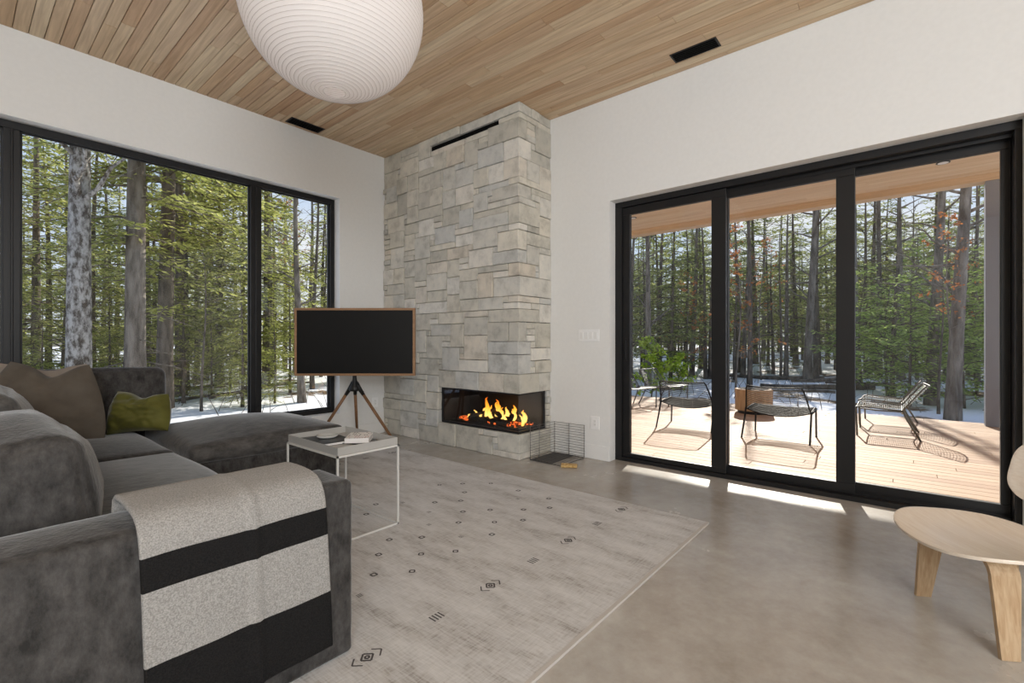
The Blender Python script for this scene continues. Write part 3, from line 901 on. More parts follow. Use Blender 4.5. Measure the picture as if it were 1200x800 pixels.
def plate(name, label, cat, x, y, z, wy, hz, toggles, axis='X'):
    t = thing(name, label, cat, (x, y, z), 0 if axis == 'X' else rad(90))
    MB().box((-0.008, -wy / 2, -hz / 2), (0, wy / 2, hz / 2)).build('cover_plate', M['plastic'], t, (0, 0, 0), bevel=0.002)
    k = len(toggles)
    for i, kind in enumerate(toggles):
        yy = (i - (k - 1) / 2) * wy / max(k, 1) * 0.92
        o = MB()
        if kind == 'rocker':
            o.box((-0.013, yy - 0.017, -0.034), (-0.008, yy + 0.017, 0.034)).build('rocker', M['trim'], t, (0, 0, 0), bevel=0.001)
        else:
            o.box((-0.011, -0.017, -0.033), (-0.008, 0.017, 0.033))
            o.mi = 1
            for zz in (-0.018, 0.018):
                for dy in (-0.006, 0.006): o.box((-0.0113, dy - 0.001, zz - 0.004), (-0.0105, dy + 0.001, zz + 0.004))
            o.build('socket_insert', [M['trim'], M['plate_steel']], t, (0, 0, 0))
    return t


plate('light_switch', 'white four-gang light switch plate on the wall beside the door', 'light switch', XR, 2.472, 1.23, 0.235, 0.118, ['rocker'] * 4)
plate('wall_outlet', 'white outlet low on the wall between log basket and sliding door', 'outlet', XR, 2.402, 0.36, 0.10, 0.13, ['socket'])
plate('wall_outlet', 'white outlet low on the window wall behind the television tripod', 'outlet', 3.47, YL, 0.40, 0.085, 0.125, ['socket'], 'Y')

# ================================================================== rug
RX0, RX1, RY0, RY1 = 0.40, 3.132, 0.99, 4.60
rb = MB()
rb.mi = 0
rb.box((RX0, RY0, 0.0005), (RX1, RY1, 0.011))
rb.mi = 2
for s in (0, 1):
    yy = RY0 if s == 0 else RY1
    rb.box((RX0, yy - 0.006, 0.001), (RX1, yy + 0.008 * (1 - 2 * s) + 0.004, 0.0125))
rb.mi = 1
H = 0.0116


def stroke(x0_, y0_, x1_, y1_, t=0.006):
    d = Vector((x1_ - x0_, y1_ - y0_, 0)); nn = Vector((-d.y, d.x, 0)).normalized() * t / 2
    a, c_ = Vector((x0_, y0_, H)), Vector((x1_, y1_, H))
    rb.add([a - nn, c_ - nn, c_ + nn, a + nn], [(0, 1, 2, 3)])


def diamond(x, y, s, t=0.006):
    P = [(x + s, y), (x, y + s), (x - s, y), (x, y - s)]
    for i in range(4): stroke(*P[i], *P[(i + 1) % 4], t)


def motif_small(x, y, kind):
    if kind == 0: diamond(x, y, 0.017, 0.008)
    elif kind == 1:
        for i in range(4):
            P = [(x - .013, y - .013), (x + .013, y - .013), (x + .013, y + .013), (x - .013, y + .013)]
            stroke(*P[i], *P[(i + 1) % 4], 0.009)
    else:
        for i in range(3): stroke(x - 0.014, y - 0.010 + i * 0.010, x + 0.014, y - 0.010 + i * 0.010, 0.004)


mrg = random.Random(4)
for rowy in (1.525, 2.93 + 1.2):
    for i in range(-1, 7):
        x = 0.985 + i * 0.3335
        if not RX0 + .1 < x < RX1 - .1: continue
        if i % 2 == 0:
            diamond(x, rowy, 0.026, 0.008); diamond(x, rowy, 0.010, 0.008)
            for s in (-1, 1):
                stroke(x + s * 0.062, rowy, x + s * 0.036, rowy + 0.028); stroke(x + s * 0.062, rowy, x + s * 0.036, rowy - 0.028)
        else:
            for j in range(4): stroke(x - 0.024 + j * 0.016, rowy - 0.022, x - 0.024 + j * 0.016, rowy + 0.022, 0.007)
for band in range(4):
    y_ = 1.922 + band * 0.29
    for i in range(-1, 8):
        for (dx, dy) in ((0, 0), (0.153, 0.118)):
            x, y = 0.905 + i * 0.2975 + dx, y_ + dy
            if RX0 + .1 < x < RX1 - .15 and (band < 1 or mrg.random() < 0.8): motif_small(x, y, mrg.choice([0, 1, 1, 2]))
tag(rb.build('area_rug', [M['rug'], M['rug_mark'], M['rug_edge']], None, (1.77, 2.8, 0.0)), 'pale grey woven area rug with small dark tribal motifs on concrete floor', 'rug')

# ================================================================== sectional sofa
SO = (0.4, 3.3, 0)
sf = thing('sectional_sofa', 'charcoal velvet sectional sofa with near arm and window-side cushions', 'sofa', SO)


def T(x, y, z, rz=0, rx=0, ry=0):
    return Matrix.Translation((x, y, z)) @ Euler((rx, ry, rz)).to_matrix().to_4x4()


def cush(name, x0, x1, y0, y1, z0, z1, r, bul, mat, parent, org, seed, amp=0.008, freq=4, n=34, tilt=(0, 0, 0)):
    mb = MB()
    c = ((x0 + x1) / 2, (y0 + y1) / 2, (z0 + z1) / 2)
    soft_box(mb, ((x1 - x0) / 2, (y1 - y0) / 2, (z1 - z0) / 2), n, r, bul, T(*c, tilt[2], tilt[0], tilt[1]), amp, freq, seed)
    return mb.build(name, mat, parent, org, smooth=True)


cush('arm', -0.42, 0.972, 1.592, 1.845, 0.014, 0.655, 0.022, (0.004, 0.012, 0.010), M['velvet'], sf, SO, 1, 0.003, 5, 64)
cush('base', -0.42, 0.925, 1.846, 4.995, 0.03, 0.33, 0.02, (0, 0, 0), M['velvet'], sf, SO, 2, 0.002)
cush('backrest', -0.68, -0.425, 1.592, 5.06, 0.014, 0.66, 0.03, (0, 0, 0.01), M['velvet'], sf, SO, 3, 0.003)
cush('window_side_backrest', -0.42, 1.20, 4.998, 5.16, 0.014, 0.66, 0.03, (0, 0, 0.01), M['velvet'], sf, SO, 4, 0.003)
cush('seat_cushion', -0.10, 0.955, 1.86, 3.66, 0.332, 0.462, 0.055, (0.01, 0.004, 0.055), M['velvet_lit'], sf, SO, 5, 0.008, 3.2)
cush('seat_cushion', -0.10, 0.96, 3.665, 4.72, 0.332, 0.462, 0.055, (0.01, 0.004, 0.045), M['velvet'], sf, SO, 6, 0.008, 3.2)
# loose-filled back cushions
cush('back_cushion', 0.02, 0.285, 1.955, 2.88, 0.458, 0.87, 0.05, (0.085, 0.015, 0.05), M['velvet'], sf, SO, 7, 0.018, 5.5, 44, (0, rad(-7), 0))
cush('back_cushion', -0.06, 0.22, 2.95, 3.92, 0.458, 0.935, 0.06, (0.085, 0.02, 0.06), M['velvet_lit'], sf, SO, 8, 0.016, 5.5, 44, (0, rad(-9), 0))
cush('back_cushion', 0.0, 1.17, 4.745, 4.965, 0.455, 0.955, 0.07, (0.0, 0.04, 0.01), M['velvet'], sf, SO, 9, 0.008, 4, 36, (rad(-4), 0, 0))

# ottoman with its own thick cushion
OT = (1.62, 4.33, 0)
ot = thing('ottoman', 'charcoal velvet ottoman with puffy cushion under the window beside the sofa', 'ottoman', OT)
cush('base', 1.075, 2.165, 3.76, 4.91, 0.014, 0.325, 0.02, (0, 0, 0), M['velvet'], ot, OT, 12, 0.002)
cush('cushion', 1.045, 2.20, 3.715, 4.95, 0.327, 0.455, 0.06, (0.012, 0.012, 0.085), M['velvet_lit'], ot, OT, 13, 0.007, 3.5, 36)

# throw pillows
mb = MB(); pillow(mb, 0.74, 0.56, 0.22, T(0.36, 4.50, 0.478, rad(-26), rad(-14), rad(4)), 1, 0.075, wr=0.018, topin=0.43)
tag(mb.build('throw_pillow', M['taupe'], None, (0.50, 4.52, 0.48), smooth=True), 'large brown taupe throw pillow with dented top on the sofa corner', 'pillow')
mb = MB(); pillow(mb, 0.50, 0.50, 0.15, T(0.40, 4.68, 0.52, rad(-14), rad(-10), rad(2)), 2, 0.03, topin=0.1)
tag(mb.build('throw_pillow', M['taupe_pale'], None, (0.44, 4.70, 0.49), smooth=True), 'pale beige throw pillow mostly hidden behind the brown taupe pillow', 'pillow')
mb = MB(); pillow(mb, 0.42, 0.33, 0.24, T(0.90, 4.42, 0.486, rad(-42), rad(-18), rad(-3)), 3, 0.045, wr=0.022, topin=0.14, tr=0.045)
tag(mb.build('throw_pillow', M['olive'], None, (0.915, 4.42, 0.49), smooth=True), 'small olive green velvet throw pillow beside the ottoman', 'pillow')

# wool blanket over the near arm
prof = [(1.875, 0.545), (1.878, 0.60), (1.876, 0.65), (1.866, 0.683), (1.84, 0.698), (1.80, 0.703), (1.75, 0.704), (1.70, 0.703), (1.65, 0.700), (1.61, 0.692), (1.582, 0.676), (1.567, 0.650),
        (1.560, 0.62), (1.558, 0.595), (1.557, 0.56), (1.556, 0.53), (1.556, 0.502), (1.556, 0.45), (1.557, 0.40), (1.557, 0.35), (1.558, 0.302), (1.558, 0.25), (1.558, 0.20), (1.559, 0.15), (1.560, 0.105)]
bl = MB()
NX = 44


def bpt(i, j):
    u = i / NX
    x = 0.318 + u * 0.518
    y, z = prof[j]
    hang = max(0.0, (0.70 - z) / 0.6) if j > 8 else 0.0
    x += hang * (0.030 * u + 0.018 * (1 - u))
    y -= 0.010 * math.exp(-((x - 0.600 - 0.02 * hang) / 0.010) ** 2) * (1 if j > 3 else 0)
    z += 0.006 * math.exp(-((x - 0.600) / 0.012) ** 2) * (1 if 3 < j < 11 else 0)
    wob = noise.noise(Vector((x * 7, j * 0.13, 2.0)))
    y -= 0.010 * abs(wob) * hang + 0.004 * hang
    z += 0.004 * noise.noise(Vector((x * 6, j * 0.2, 5.0)))
    if u < 0.05: y -= 0.0
    return Vector((x, y, z))


NJ = len(prof)
top = [[bpt(i, j) for j in range(NJ)] for i in range(NX + 1)]
th_ = 0.030
for i in range(NX):
    for j in range(NJ - 1):
        zc = (prof[j][1] + prof[j + 1][1]) / 2
        bl.mi = 1 if (j >= 12 and (0.502 <= zc <= 0.596 or zc < 0.302)) else 0
        o = len(bl.v)
        bl.add([top[i][j], top[i + 1][j], top[i + 1][j + 1], top[i][j + 1]], [(0, 1, 2, 3)])
bo = bl.build('throw_blanket', [M['wool_light'], M['wool_dark']], None, (0.59, 1.72, 0.10), smooth=True)
b2 = bmesh.new(); b2.from_mesh(bo.data); bmesh.ops.remove_doubles(b2, verts=b2.verts, dist=0.0004); bmesh.ops.recalc_face_normals(b2, faces=b2.faces)
b2.to_mesh(bo.data); b2.free()
md = bo.modifiers.new('thickness', 'SOLIDIFY'); md.thickness = 0.018; md.offset = 0
md = bo.modifiers.new('round', 'BEVEL'); md.width = 0.006; md.segments = 2; md.limit_method = 'ANGLE'; md.angle_limit = rad(60)
tag(bo, 'grey wool throw blanket with black bands over the sofa arm', 'blanket')

# ================================================================== tray table and what lies on it
TO = (1.625, 2.80, 0.0115)
tt = thing('side_table', 'white wire-frame side table standing on the rug before the ottoman', 'side table', TO)
tx0, tx1, ty0, ty1, tz = 1.418, 1.832, 2.492, 3.108, 0.510
q = 0.0055
f = MB(); g = MB()
for (a, b_) in (((tx0, ty0), (tx1, ty0)), ((tx1, ty0), (tx1, ty1)), ((tx1, ty1), (tx0, ty1)), ((tx0, ty1), (tx0, ty0))):
    f.box((min(a[0], b_[0]) - q, min(a[1], b_[1]) - q, tz - q), (max(a[0], b_[0]) + q, max(a[1], b_[1]) + q, tz + q))
    g.box((min(a[0], b_[0]) - q, min(a[1], b_[1]) - q, 0.012), (max(a[0], b_[0]) + q, max(a[1], b_[1]) + q, 0.012 + 2 * q))
f.build('top_frame', M['white_metal'], tt, TO)
g.build('floor_frame', M['white_metal'], tt, TO)
for (x, y) in ((tx0, ty0), (tx1, ty0), (tx1, ty1), (tx0, ty1)):
    MB().box((x - q, y - q, 0.012 + 2 * q), (x + q, y + q, tz - q)).build('leg', M['white_metal'], tt, TO)
t0 = tz + q + 0.001
mb = MB()
mb.box((tx0 + 0.002, ty0 + 0.002, t0), (tx1 - 0.002, ty1 - 0.002, t0 + 0.004))
hw = 0.046
mb.box((tx0 + 0.002, ty0 + 0.002, t0 + 0.004), (tx1 - 0.002, ty0 + 0.005, t0 + hw)); mb.box((tx0 + 0.002, ty1 - 0.005, t0 + 0.004), (tx1 - 0.002, ty1 - 0.002, t0 + hw))
mb.box((tx0 + 0.002, ty0 + 0.005, t0 + 0.004), (tx0 + 0.005, ty1 - 0.005, t0 + hw)); mb.box((tx1 - 0.005, ty0 + 0.005, t0 + 0.004), (tx1 - 0.002, ty1 - 0.005, t0 + hw))
tag(mb.build('tray', M['tray'], None, (1.625, 2.80, t0)), 'warm grey square-edged metal tray resting on the wire side table', 'tray')
tb = t0 + 0.0045


def book(name, x, y, z, w_, d_, h_, rz, cover, label, dots=False):
    t = thing(name, label, 'book', (x, y, z), rz)
    MB().box((-w_ / 2 + 0.003, -d_ / 2 + 0.003, 0.0015), (w_ / 2 - 0.003, d_ / 2 - 0.003, h_ - 0.0015)).build('pages', M['paper'], t)
    c_ = MB().box((-w_ / 2, -d_ / 2, h_ - 0.0015), (w_ / 2, d_ / 2, h_)).box((-w_ / 2, -d_ / 2, 0), (w_ / 2, d_ / 2, 0.0015)).box((-w_ / 2 - 0.001, -d_ / 2, 0), (-w_ / 2 + 0.002, d_ / 2, h_))
    if dots:
        c_.mi = 1
        rg = random.Random(2)
        for i in range(9):
            for j in range(7):
                a, b2_ = -w_ / 2 + 0.012 + i * (w_ - 0.024) / 8, -d_ / 2 + 0.012 + j * (d_ - 0.024) / 6
                if rg.random() < 0.55:
                    c_.mi = 1 if j < 3 else 2
                    c_.lathe([(0.0055, h_ + 0.0001), (0.0055, h_ + 0.0004)], (a, b2_, 0), 8)
    c_.build('cover', [cover, M['dotted'], M['gap']] if dots else cover, t)
    return t


book('magazine', 1.575, 2.905, tb, 0.235, 0.300, 0.016, rad(-8), M['dark_cover'], 'dark-covered magazine lying in the tray under the dish')
book('magazine', 1.700, 2.740, tb, 0.17, 0.19, 0.006, rad(24), M['dark_cover'], 'thin dark magazine lying under the dotted book')
book('hardback_book', 1.725, 2.755, tb + 0.0065, 0.150, 0.205, 0.030, rad(-42), M['paper'], 'small white book with dotted cover lying in the tray', True)
mb = MB().lathe([(0.0, 0.0), (0.05, 0.0), (0.066, 0.010), (0.068, 0.018), (0.062, 0.019), (0.050, 0.010), (0.0, 0.008)], (0, 0, 0), 36, False)
o = mb.build('dish', M['porcelain'], None, (0, 0, 0), smooth=True); o.location = (1.60, 2.94, tb + 0.0165)
tag(o, 'round pale ceramic dish sitting on the dark magazine', 'dish')

# ================================================================== television on its tripod
FWD = Vector((math.cos(rad(YAW)), math.sin(rad(YAW)), 0)); RGT = Vector((FWD.y, -FWD.x, 0))
tc_ = FWD * 4.95 + RGT * (-184.5 / FPX * 4.95)
tv = thing('television', 'black flat screen television in a wooden bezel on a tripod stand', 'television', (tc_.x, tc_.y, 0), rad(YAW - 90))
# local: x to the right, y away from the camera, z up
zc, hw_, hh = CAM_H - 0.004, 0.632, 0.355
MB().box((-hw_ + 0.022, 0.006, zc - hh + 0.022), (hw_ - 0.022, 0.03, zc + hh - 0.022)).build('screen', M['screen'], tv)
f = MB()
f.box((-hw_, 0, zc - hh), (hw_, 0.045, zc - hh + 0.024)); f.box((-hw_, 0, zc + hh - 0.024), (hw_, 0.045, zc + hh))
f.box((-hw_, 0, zc - hh + 0.024), (-hw_ + 0.024, 0.045, zc + hh - 0.024)); f.box((hw_ - 0.024, 0, zc - hh + 0.024), (hw_, 0.045, zc + hh - 0.024))
f.build('bezel', M['bezel'], tv, bevel=0.002)
MB().box((-hw_ + 0.03, 0.031, zc - hh + 0.03), (hw_ - 0.03, 0.055, zc + hh - 0.03)).build('back_panel', M['black'], tv, bevel=0.004)
dhub = 0.16
hub = Vector((-0.053, dhub, 0))
bk_ = MB()
bk_.tube([(-0.053, dhub, zc + 0.1), (-0.053, dhub, 0.79)], 0.022, 14)
bk_.box((-0.17, 0.056, zc - 0.12), (0.10, 0.07, zc + 0.12)); bk_.box((-0.08, 0.07, zc - 0.06), (-0.026, dhub, zc + 0.06))
bk_.build('mount_post', M['black'], tv)
feet = [Vector((0.405, 0.235, 0)), Vector((-0.555, 0.24, 0)), Vector((-0.165, 0.60, 0))]
hb = MB()
hb.lathe([(0.020, 0.80), (0.024, 0.76), (0.034, 0.72), (0.05, 0.68), (0.06, 0.65), (0.05, 0.635), (0.0, 0.64)], (hub.x, hub.y, 0), 18, False)
for ft in feet:
    d = (ft - Vector((hub.x, hub.y, 0.74)))
    p0 = Vector((hub.x, hub.y, 0.74))
    hb.tube([p0 + d * 0.02, p0 + d * 0.10, p0 + d * 0.20], [0.030, 0.024, 0.019], 12)
hb.build('hub', M['black'], tv, smooth=True)
for ft in feet:
    p0 = Vector((hub.x, hub.y, 0.74)); d = ft - p0
    lg = MB().tube([p0 + d * 0.19, p0 + d * 0.5, p0 + d * 0.965], [0.0165, 0.0165, 0.0135], 14).build('leg', M['walnut'], tv, smooth=True)
    e = p0 + d * 0.985
    e.z = 0.011
    MB().tube([p0 + d * 0.962, e], [0.0142, 0.011], 12).build('foot_cap', M['black'], lg, smooth=True)

# ================================================================== moulded plywood lounge chair
yaw = math.atan2(0.85, -0.525)
lc = thing('plywood_lounge_chair', 'low moulded ash plywood lounge chair standing near the sliding door', 'chair', (2.70, -0.172, 0), yaw)


def superdisc(a, b_, p):
    cx, cy = a * math.sqrt(1 - b_ * b_ / 2), b_ * math.sqrt(1 - a * a / 2)
    r_ = math.hypot(cx, cy)
    if r_ < 1e-9: return 0.0, 0.0
    c_, s_ = abs(cx) / r_, abs(cy) / r_
    k = 1 / (c_ ** p + s_ ** p) ** (1 / p)
    return cx * k, cy * k


def seat_fn(u, v):
    # u across (left +), v from back to front
    a, b_ = superdisc(-1 + 2 * u, -1 + 2 * v, 2.5)
    y = a * (0.285 + 0.012 * b_)
    x = -0.045 + b_ * 0.232
    front = max(0, b_)
    z = 0.368 + 0.026 * (a * a) - 0.024 * front ** 3 - 0.010 * (1 - b_ * b_) + 0.022 * max(0, -b_) ** 3
    return (x, y, z)


MB().grid(seat_fn, 30, 30, 0.013).build('seat', M['ash'], lc, smooth=True, bevel=0.003, fix=True)


def back_fn(u, v):
    a, b_ = superdisc(-1 + 2 * u, -1 + 2 * v, 3.0)
    y = a * 0.285
    zz = b_ * 0.155
    x = -0.46 - 0.25 * zz + 0.07 * a * a + 0.02 * b_ * b_
    return (x, y, 0.60 + zz)


MB().grid(back_fn, 26, 20, 0.013).build('backrest', M['ash'], lc, smooth=True, bevel=0.003, fix=True)


def bent_u(name, xf, half_top, half_bot, ztop, w_top, w_bot, splay):
    path = []
    for s in (1, -1):
        seq = []
        for t in range(9):
            u = t / 8
            seq.append((xf + splay * (1 - u), s * (half_bot + (half_top - half_bot) * u), 0.0 + (ztop - 0.075) * u, w_bot + (w_top - w_bot) * u))
        for t in range(1, 8):
            a = t / 8 * math.pi / 2
            seq.append((xf, s * (half_top - 0.075 * (1 - math.cos(a))), ztop - 0.075 + 0.075 * math.sin(a), w_top))
        for t in range(1, 5):
            seq.append((xf, s * (half_top - 0.075) * (1 - t / 4) + 0.0, ztop, w_top))
        path.append(seq)
    full = path[0] + path[1][::-1][1:]
    W_ = len(full) - 1

    def fn(u, v):
        x, y, z, ww = full[min(W_, int(round(u * W_)))]
        return (x + (v - 0.5) * ww, y, z)
    return MB().grid(fn, W_, 4, 0.017).build(name, M['ash_leg'], lc, smooth=False, bevel=0.0015, fix=True)


bent_u('front_leg_frame', 0.0, 0.188, 0.224, 0.352, 0.098, 0.062, 0.012)
bent_u('rear_leg_frame', -0.32, 0.215, 0.262, 0.300, 0.085, 0.06, -0.05)


def spine_fn(u, v):
    P = [(0.05, 0.338), (-0.15, 0.332), (-0.30, 0.322), (-0.385, 0.345), (-0.425, 0.42), (-0.468, 0.58), (-0.49, 0.66)]
    t = u * (len(P) - 1); i = min(len(P) - 2, int(t)); f_ = t - i
    return (P[i][0] * (1 - f_) + P[i + 1][0] * f_ - 0.006, (v - 0.5) * 0.085, P[i][1] * (1 - f_) + P[i + 1][1] * f_ - 0.010)


MB().grid(spine_fn, 36, 4, 0.014).build('spine', M['ash_leg'], lc, smooth=True, fix=True)

# ================================================================== paper lantern
LR = 0.45
LC = Vector((1.2754, 2.2704, 2.884))
pl = thing('paper_lantern', 'large round white ribbed paper lantern hanging from the wood ceiling', 'pendant lamp', tuple(LC))
m, n, l, b = new_mat('lantern_paper')
out = n['Material Output']; n.remove(b)
df = nd(n, 'ShaderNodeBsdfDiffuse'); df.inputs[0].default_value = (0.90, 0.88, 0.88, 1)
ts = nd(n, 'ShaderNodeBsdfTranslucent'); ts.inputs[0].default_value = (0.90, 0.87, 0.86, 1)
mx = nd(n, 'ShaderNodeMixShader'); mx.inputs[0].default_value = 0.4
l.new(df.outputs[0], mx.inputs[1]); l.new(ts.outputs[0], mx.inputs[2]); l.new(mx.outputs[0], out.inputs[0])
M['lantern'] = m
NRIB = 64
prof = []
th0 = math.asin(0.055 / LR)
for k in range(NRIB * 4 + 1):
    th = math.pi - th0 - (math.pi - 2 * th0) * k / (NRIB * 4)
    ph = (k % 4) / 4
    sag = -0.0014 * math.sin(ph * math.pi)
    prof.append(((LR + sag) * math.sin(th), 0.965 * (LR + sag) * math.cos(th)))
MB().lathe(prof, (0, 0, 0), 72, False).build('paper_shade', M['lantern'], pl, smooth=True)
M['rib'] = flat('bamboo_rib', (0.62, 0.58, 0.56), 0.7)
rb_ = MB()
for k in range(0, NRIB + 1):
    r_, z = prof[k * 4]
    rb_.tube([((r_ - 0.0005) * math.cos(2 * math.pi * j / 64), (r_ - 0.0005) * math.sin(2 * math.pi * j / 64), z) for j in range(64)], 0.0012, 5, closed=True)
rb_.build('bamboo_ribs', M['rib'], pl, smooth=True)
ct = (CE - LC.z)
MB().tube([(0, 0, 0.05), (0, 0, ct - 0.02)], 0.003, 8).build('cord', M['plastic'], pl)
MB().lathe([(0.055, ct - 0.022), (0.055, ct - 0.002)], (0, 0, 0), 28).build('ceiling_canopy', M['plastic'], pl, bevel=0.002)
m, n, l, b = new_mat('lamp_bulb')
em = nd(n, 'ShaderNodeEmission'); em.inputs[0].default_value = (1.0, 0.88, 0.78, 1); em.inputs[1].default_value = 18.0
l.new(em.outputs[0], n['Material Output'].inputs[0]); n.remove(b)
M['bulb'] = m
MB().lathe([(0.0, -0.055), (0.025, -0.05), (0.04, -0.02), (0.036, 0.02), (0.016, 0.045), (0.014, 0.06)], (0, 0, 0), 24).build('bulb', M['bulb'], pl, smooth=True)

# ================================================================== wire lounge chairs round the drum on the deck
def smooth_path(pts, k=6):
    """Catmull-Rom through the points"""
    P = [Vector(p) for p in pts]
    out = []
    for i in range(len(P) - 1):
        a, b_, c_, d = P[max(0, i - 1)], P[i], P[i + 1], P[min(len(P) - 1, i + 2)]
        for t in range(k):
            u = t / k
            out.append(0.5 * ((2 * b_) + (c_ - a) * u + (2 * a - 5 * b_ + 4 * c_ - d) * u * u + (3 * b_ - a - 3 * c_ + d) * u ** 3))
    out.append(P[-1])
    return out


def seat_pt(u, s):
    """u 0 = front .. 1 = rear of the seat, s -1..1 across"""
    x = 0.33 - 0.47 * u
    hw = 0.345 + 0.015 * u
    z = 0.385 - 0.030 * u - (0.012 + 0.055 * u) * (1 - s * s)
    if u < 0.12: z -= 0.02 * (1 - u / 0.12)
    return Vector((x, s * hw, z))


def back_pt(u, s):
    """u 0 = seat joint .. 1 = top rail"""
    x = -0.14 - 0.22 * u - 0.05 * (1 - s * s) * u
    hw = 0.360 - 0.055 * u
    z = 0.355 - 0.067 * (1 - s * s) * (1 - u) + 0.315 * u - 0.012 * (1 - s * s) * u
    return Vector((x, s * hw, z))


def make_chair(mat, label, loc, rz):
    t = thing('wire_lounge_chair', label, 'chair', loc, rz, 'wire lounge chairs on the deck')
    R_ = 0.0115
    w_ = MB()
    S = [-1 + 2 * i / 8 for i in range(9)]
    for k in range(1, 23):
        u = k / 23
        w_.tube([seat_pt(u, s) for s in S], 0.0034, 4)
    w_.build('seat_wires', mat, t, smooth=True)
    w_ = MB()
    for k in range(1, 17):
        u = k / 17
        w_.tube([back_pt(u, s) for s in S], 0.0034, 4)
    w_.build('back_wires', mat, t, smooth=True)
    rim = [seat_pt(0, s) for s in S] + [seat_pt(u, 1) for u in (0.1, 0.3, 0.55, 0.8)] + [seat_pt(1, s) for s in S[::-1]] + [seat_pt(u, -1) for u in (0.8, 0.55, 0.3, 0.1)]
    MB().tube(rim, R_ * 0.8, 8, closed=True).build('seat_rim', mat, t, smooth=True)
    rim = [back_pt(0, -1)] + [back_pt(u, -1) for u in (0.3, 0.6, 0.9)] + [back_pt(1, s * 0.96) for s in S] + [back_pt(u, 1) for u in (0.9, 0.6, 0.3)] + [back_pt(0, 1)]
    MB().tube(rim, R_ * 0.8, 8).build('back_rim', mat, t, smooth=True)
    for s in (-1, 1):
        MB().tube([seat_pt(0.02, s * 1.02), Vector((0.325, s * 0.350, 0.34)), Vector((0.32, s * 0.352, 0.18)), Vector((0.315, s * 0.355, 0.0))], R_, 8).build('front_leg', mat, t, smooth=True)
        MB().tube([back_pt(0, s * 1.01) + Vector((0.0, 0, 0.01)), Vector((-0.19, s * 0.365, 0.24)), Vector((-0.315, s * 0.372, 0.0))], R_, 8).build('rear_leg', mat, t, smooth=True)
        MB().tube([seat_pt(0.06, s * 1.02) + Vector((0, 0, -0.018)), seat_pt(0.5, s * 1.02) + Vector((0, 0, -0.03)), seat_pt(1, s * 1.01) + Vector((0, 0, -0.012))], R_ * 0.8, 8).build('side_rail', mat, t, smooth=True)
    return t


def rematerial(root, mat):
    for ch in root.children:
        ch.material_slots[0].link = 'OBJECT'; ch.material_slots[0].material = mat


c0 = make_chair(M['wire_black'], 'black wire lounge chair with its back to the middle door panel', (6.80, 1.27, DK), 0)
dup(c0, (6.82, 2.42, DK), rad(4), label='black wire lounge chair with its back to the narrow door panel beside the wall')
k_ = dup(c0, (7.98, 0.22, DK), rad(91), label='wire lounge chair with sunlit sage sheen seen side-on through the wide panel, nearer of that pair'); rematerial(k_, M['wire_sunlit_sage'])
k_ = dup(c0, (8.95, 0.24, DK), rad(88), label='wire lounge chair with sunlit sage sheen half hidden behind the nearer side-on chair'); rematerial(k_, M['wire_sunlit_sage'])
k_ = dup(c0, (8.20, 4.02, DK), rad(-112), label='wire lounge chair with sunlit grey sheen facing the drum, closest to the left door jamb'); rematerial(k_, M['wire_sunlit_grey'])
k_ = dup(c0, (9.05, 3.72, DK), rad(-98), label='wire lounge chair with sunlit grey sheen facing the drum, partly behind the black chair'); rematerial(k_, M['wire_sunlit_grey'])

dm = thing('wood_drum_table', 'round tan wooden drum table behind the middle black wire chair', 'table', (8.86, 2.05, DK))
MB().lathe([(0.27, 0.05), (0.29, 0.055), (0.292, 0.40), (0.285, 0.41), (0.0, 0.41)], (0, 0, 0), 40).build('drum', M['stump'], dm, smooth=False)
MB().lathe([(0.25, 0.0), (0.25, 0.05)], (0, 0, 0), 32).build('plinth', M['black'], dm)
MB().lathe([(0.24, 0.411), (0.24, 0.416), (0.0, 0.416)], (0, 0, 0), 32).build('top_inset', M['char'], dm)

# ================================================================== the forest
def polar(px, d):
    """a spot in the woods by bearing from the room and distance along the view"""
    t = (px - 600) / FPX
    p = (FWD + RGT * t) * d
    return p.x, p.y


class Leaves:
    def __init__(self): self.v, self.f = [], []

    def spray(self, p, d, side, ln, wd):
        a = p; b_ = p + d * (ln * 0.45) + side * wd; c_ = p + d * ln; e = p + d * (ln * 0.45) - side * wd
        o = len(self.v)
        self.v += [a[:], b_[:], c_[:], e[:]]
        self.f.append((o, o + 1, o + 2, o + 3))

    def mesh(self, name, mat):
        me = bpy.data.meshes.new(name)
        me.from_pydata(self.v, [], self.f); me.materials.append(mat); me.update()
        return me


def trunk_curve(rg, H, lean=0.0, wig=0.05, n=12):
    ax, ay = rg.uniform(0, 6), rg.uniform(0, 6)
    la = rg.uniform(0, 6.28)
    pts = []
    for i in range(n + 1):
        u = i / n
        pts.append(Vector((wig * math.sin(ax + u * 4) * u * 2 + math.cos(la) * lean * u * H, wig * math.sin(ay + u * 3.3) * u * 2 + math.sin(la) * lean * u * H, -0.25 + (H + 0.25) * u)))
    return pts


def at_h(pts, z):
    for a, b_ in zip(pts, pts[1:]):
        if a.z <= z <= b_.z: return a.lerp(b_, (z - a.z) / (b_.z - a.z))
    return pts[-1]


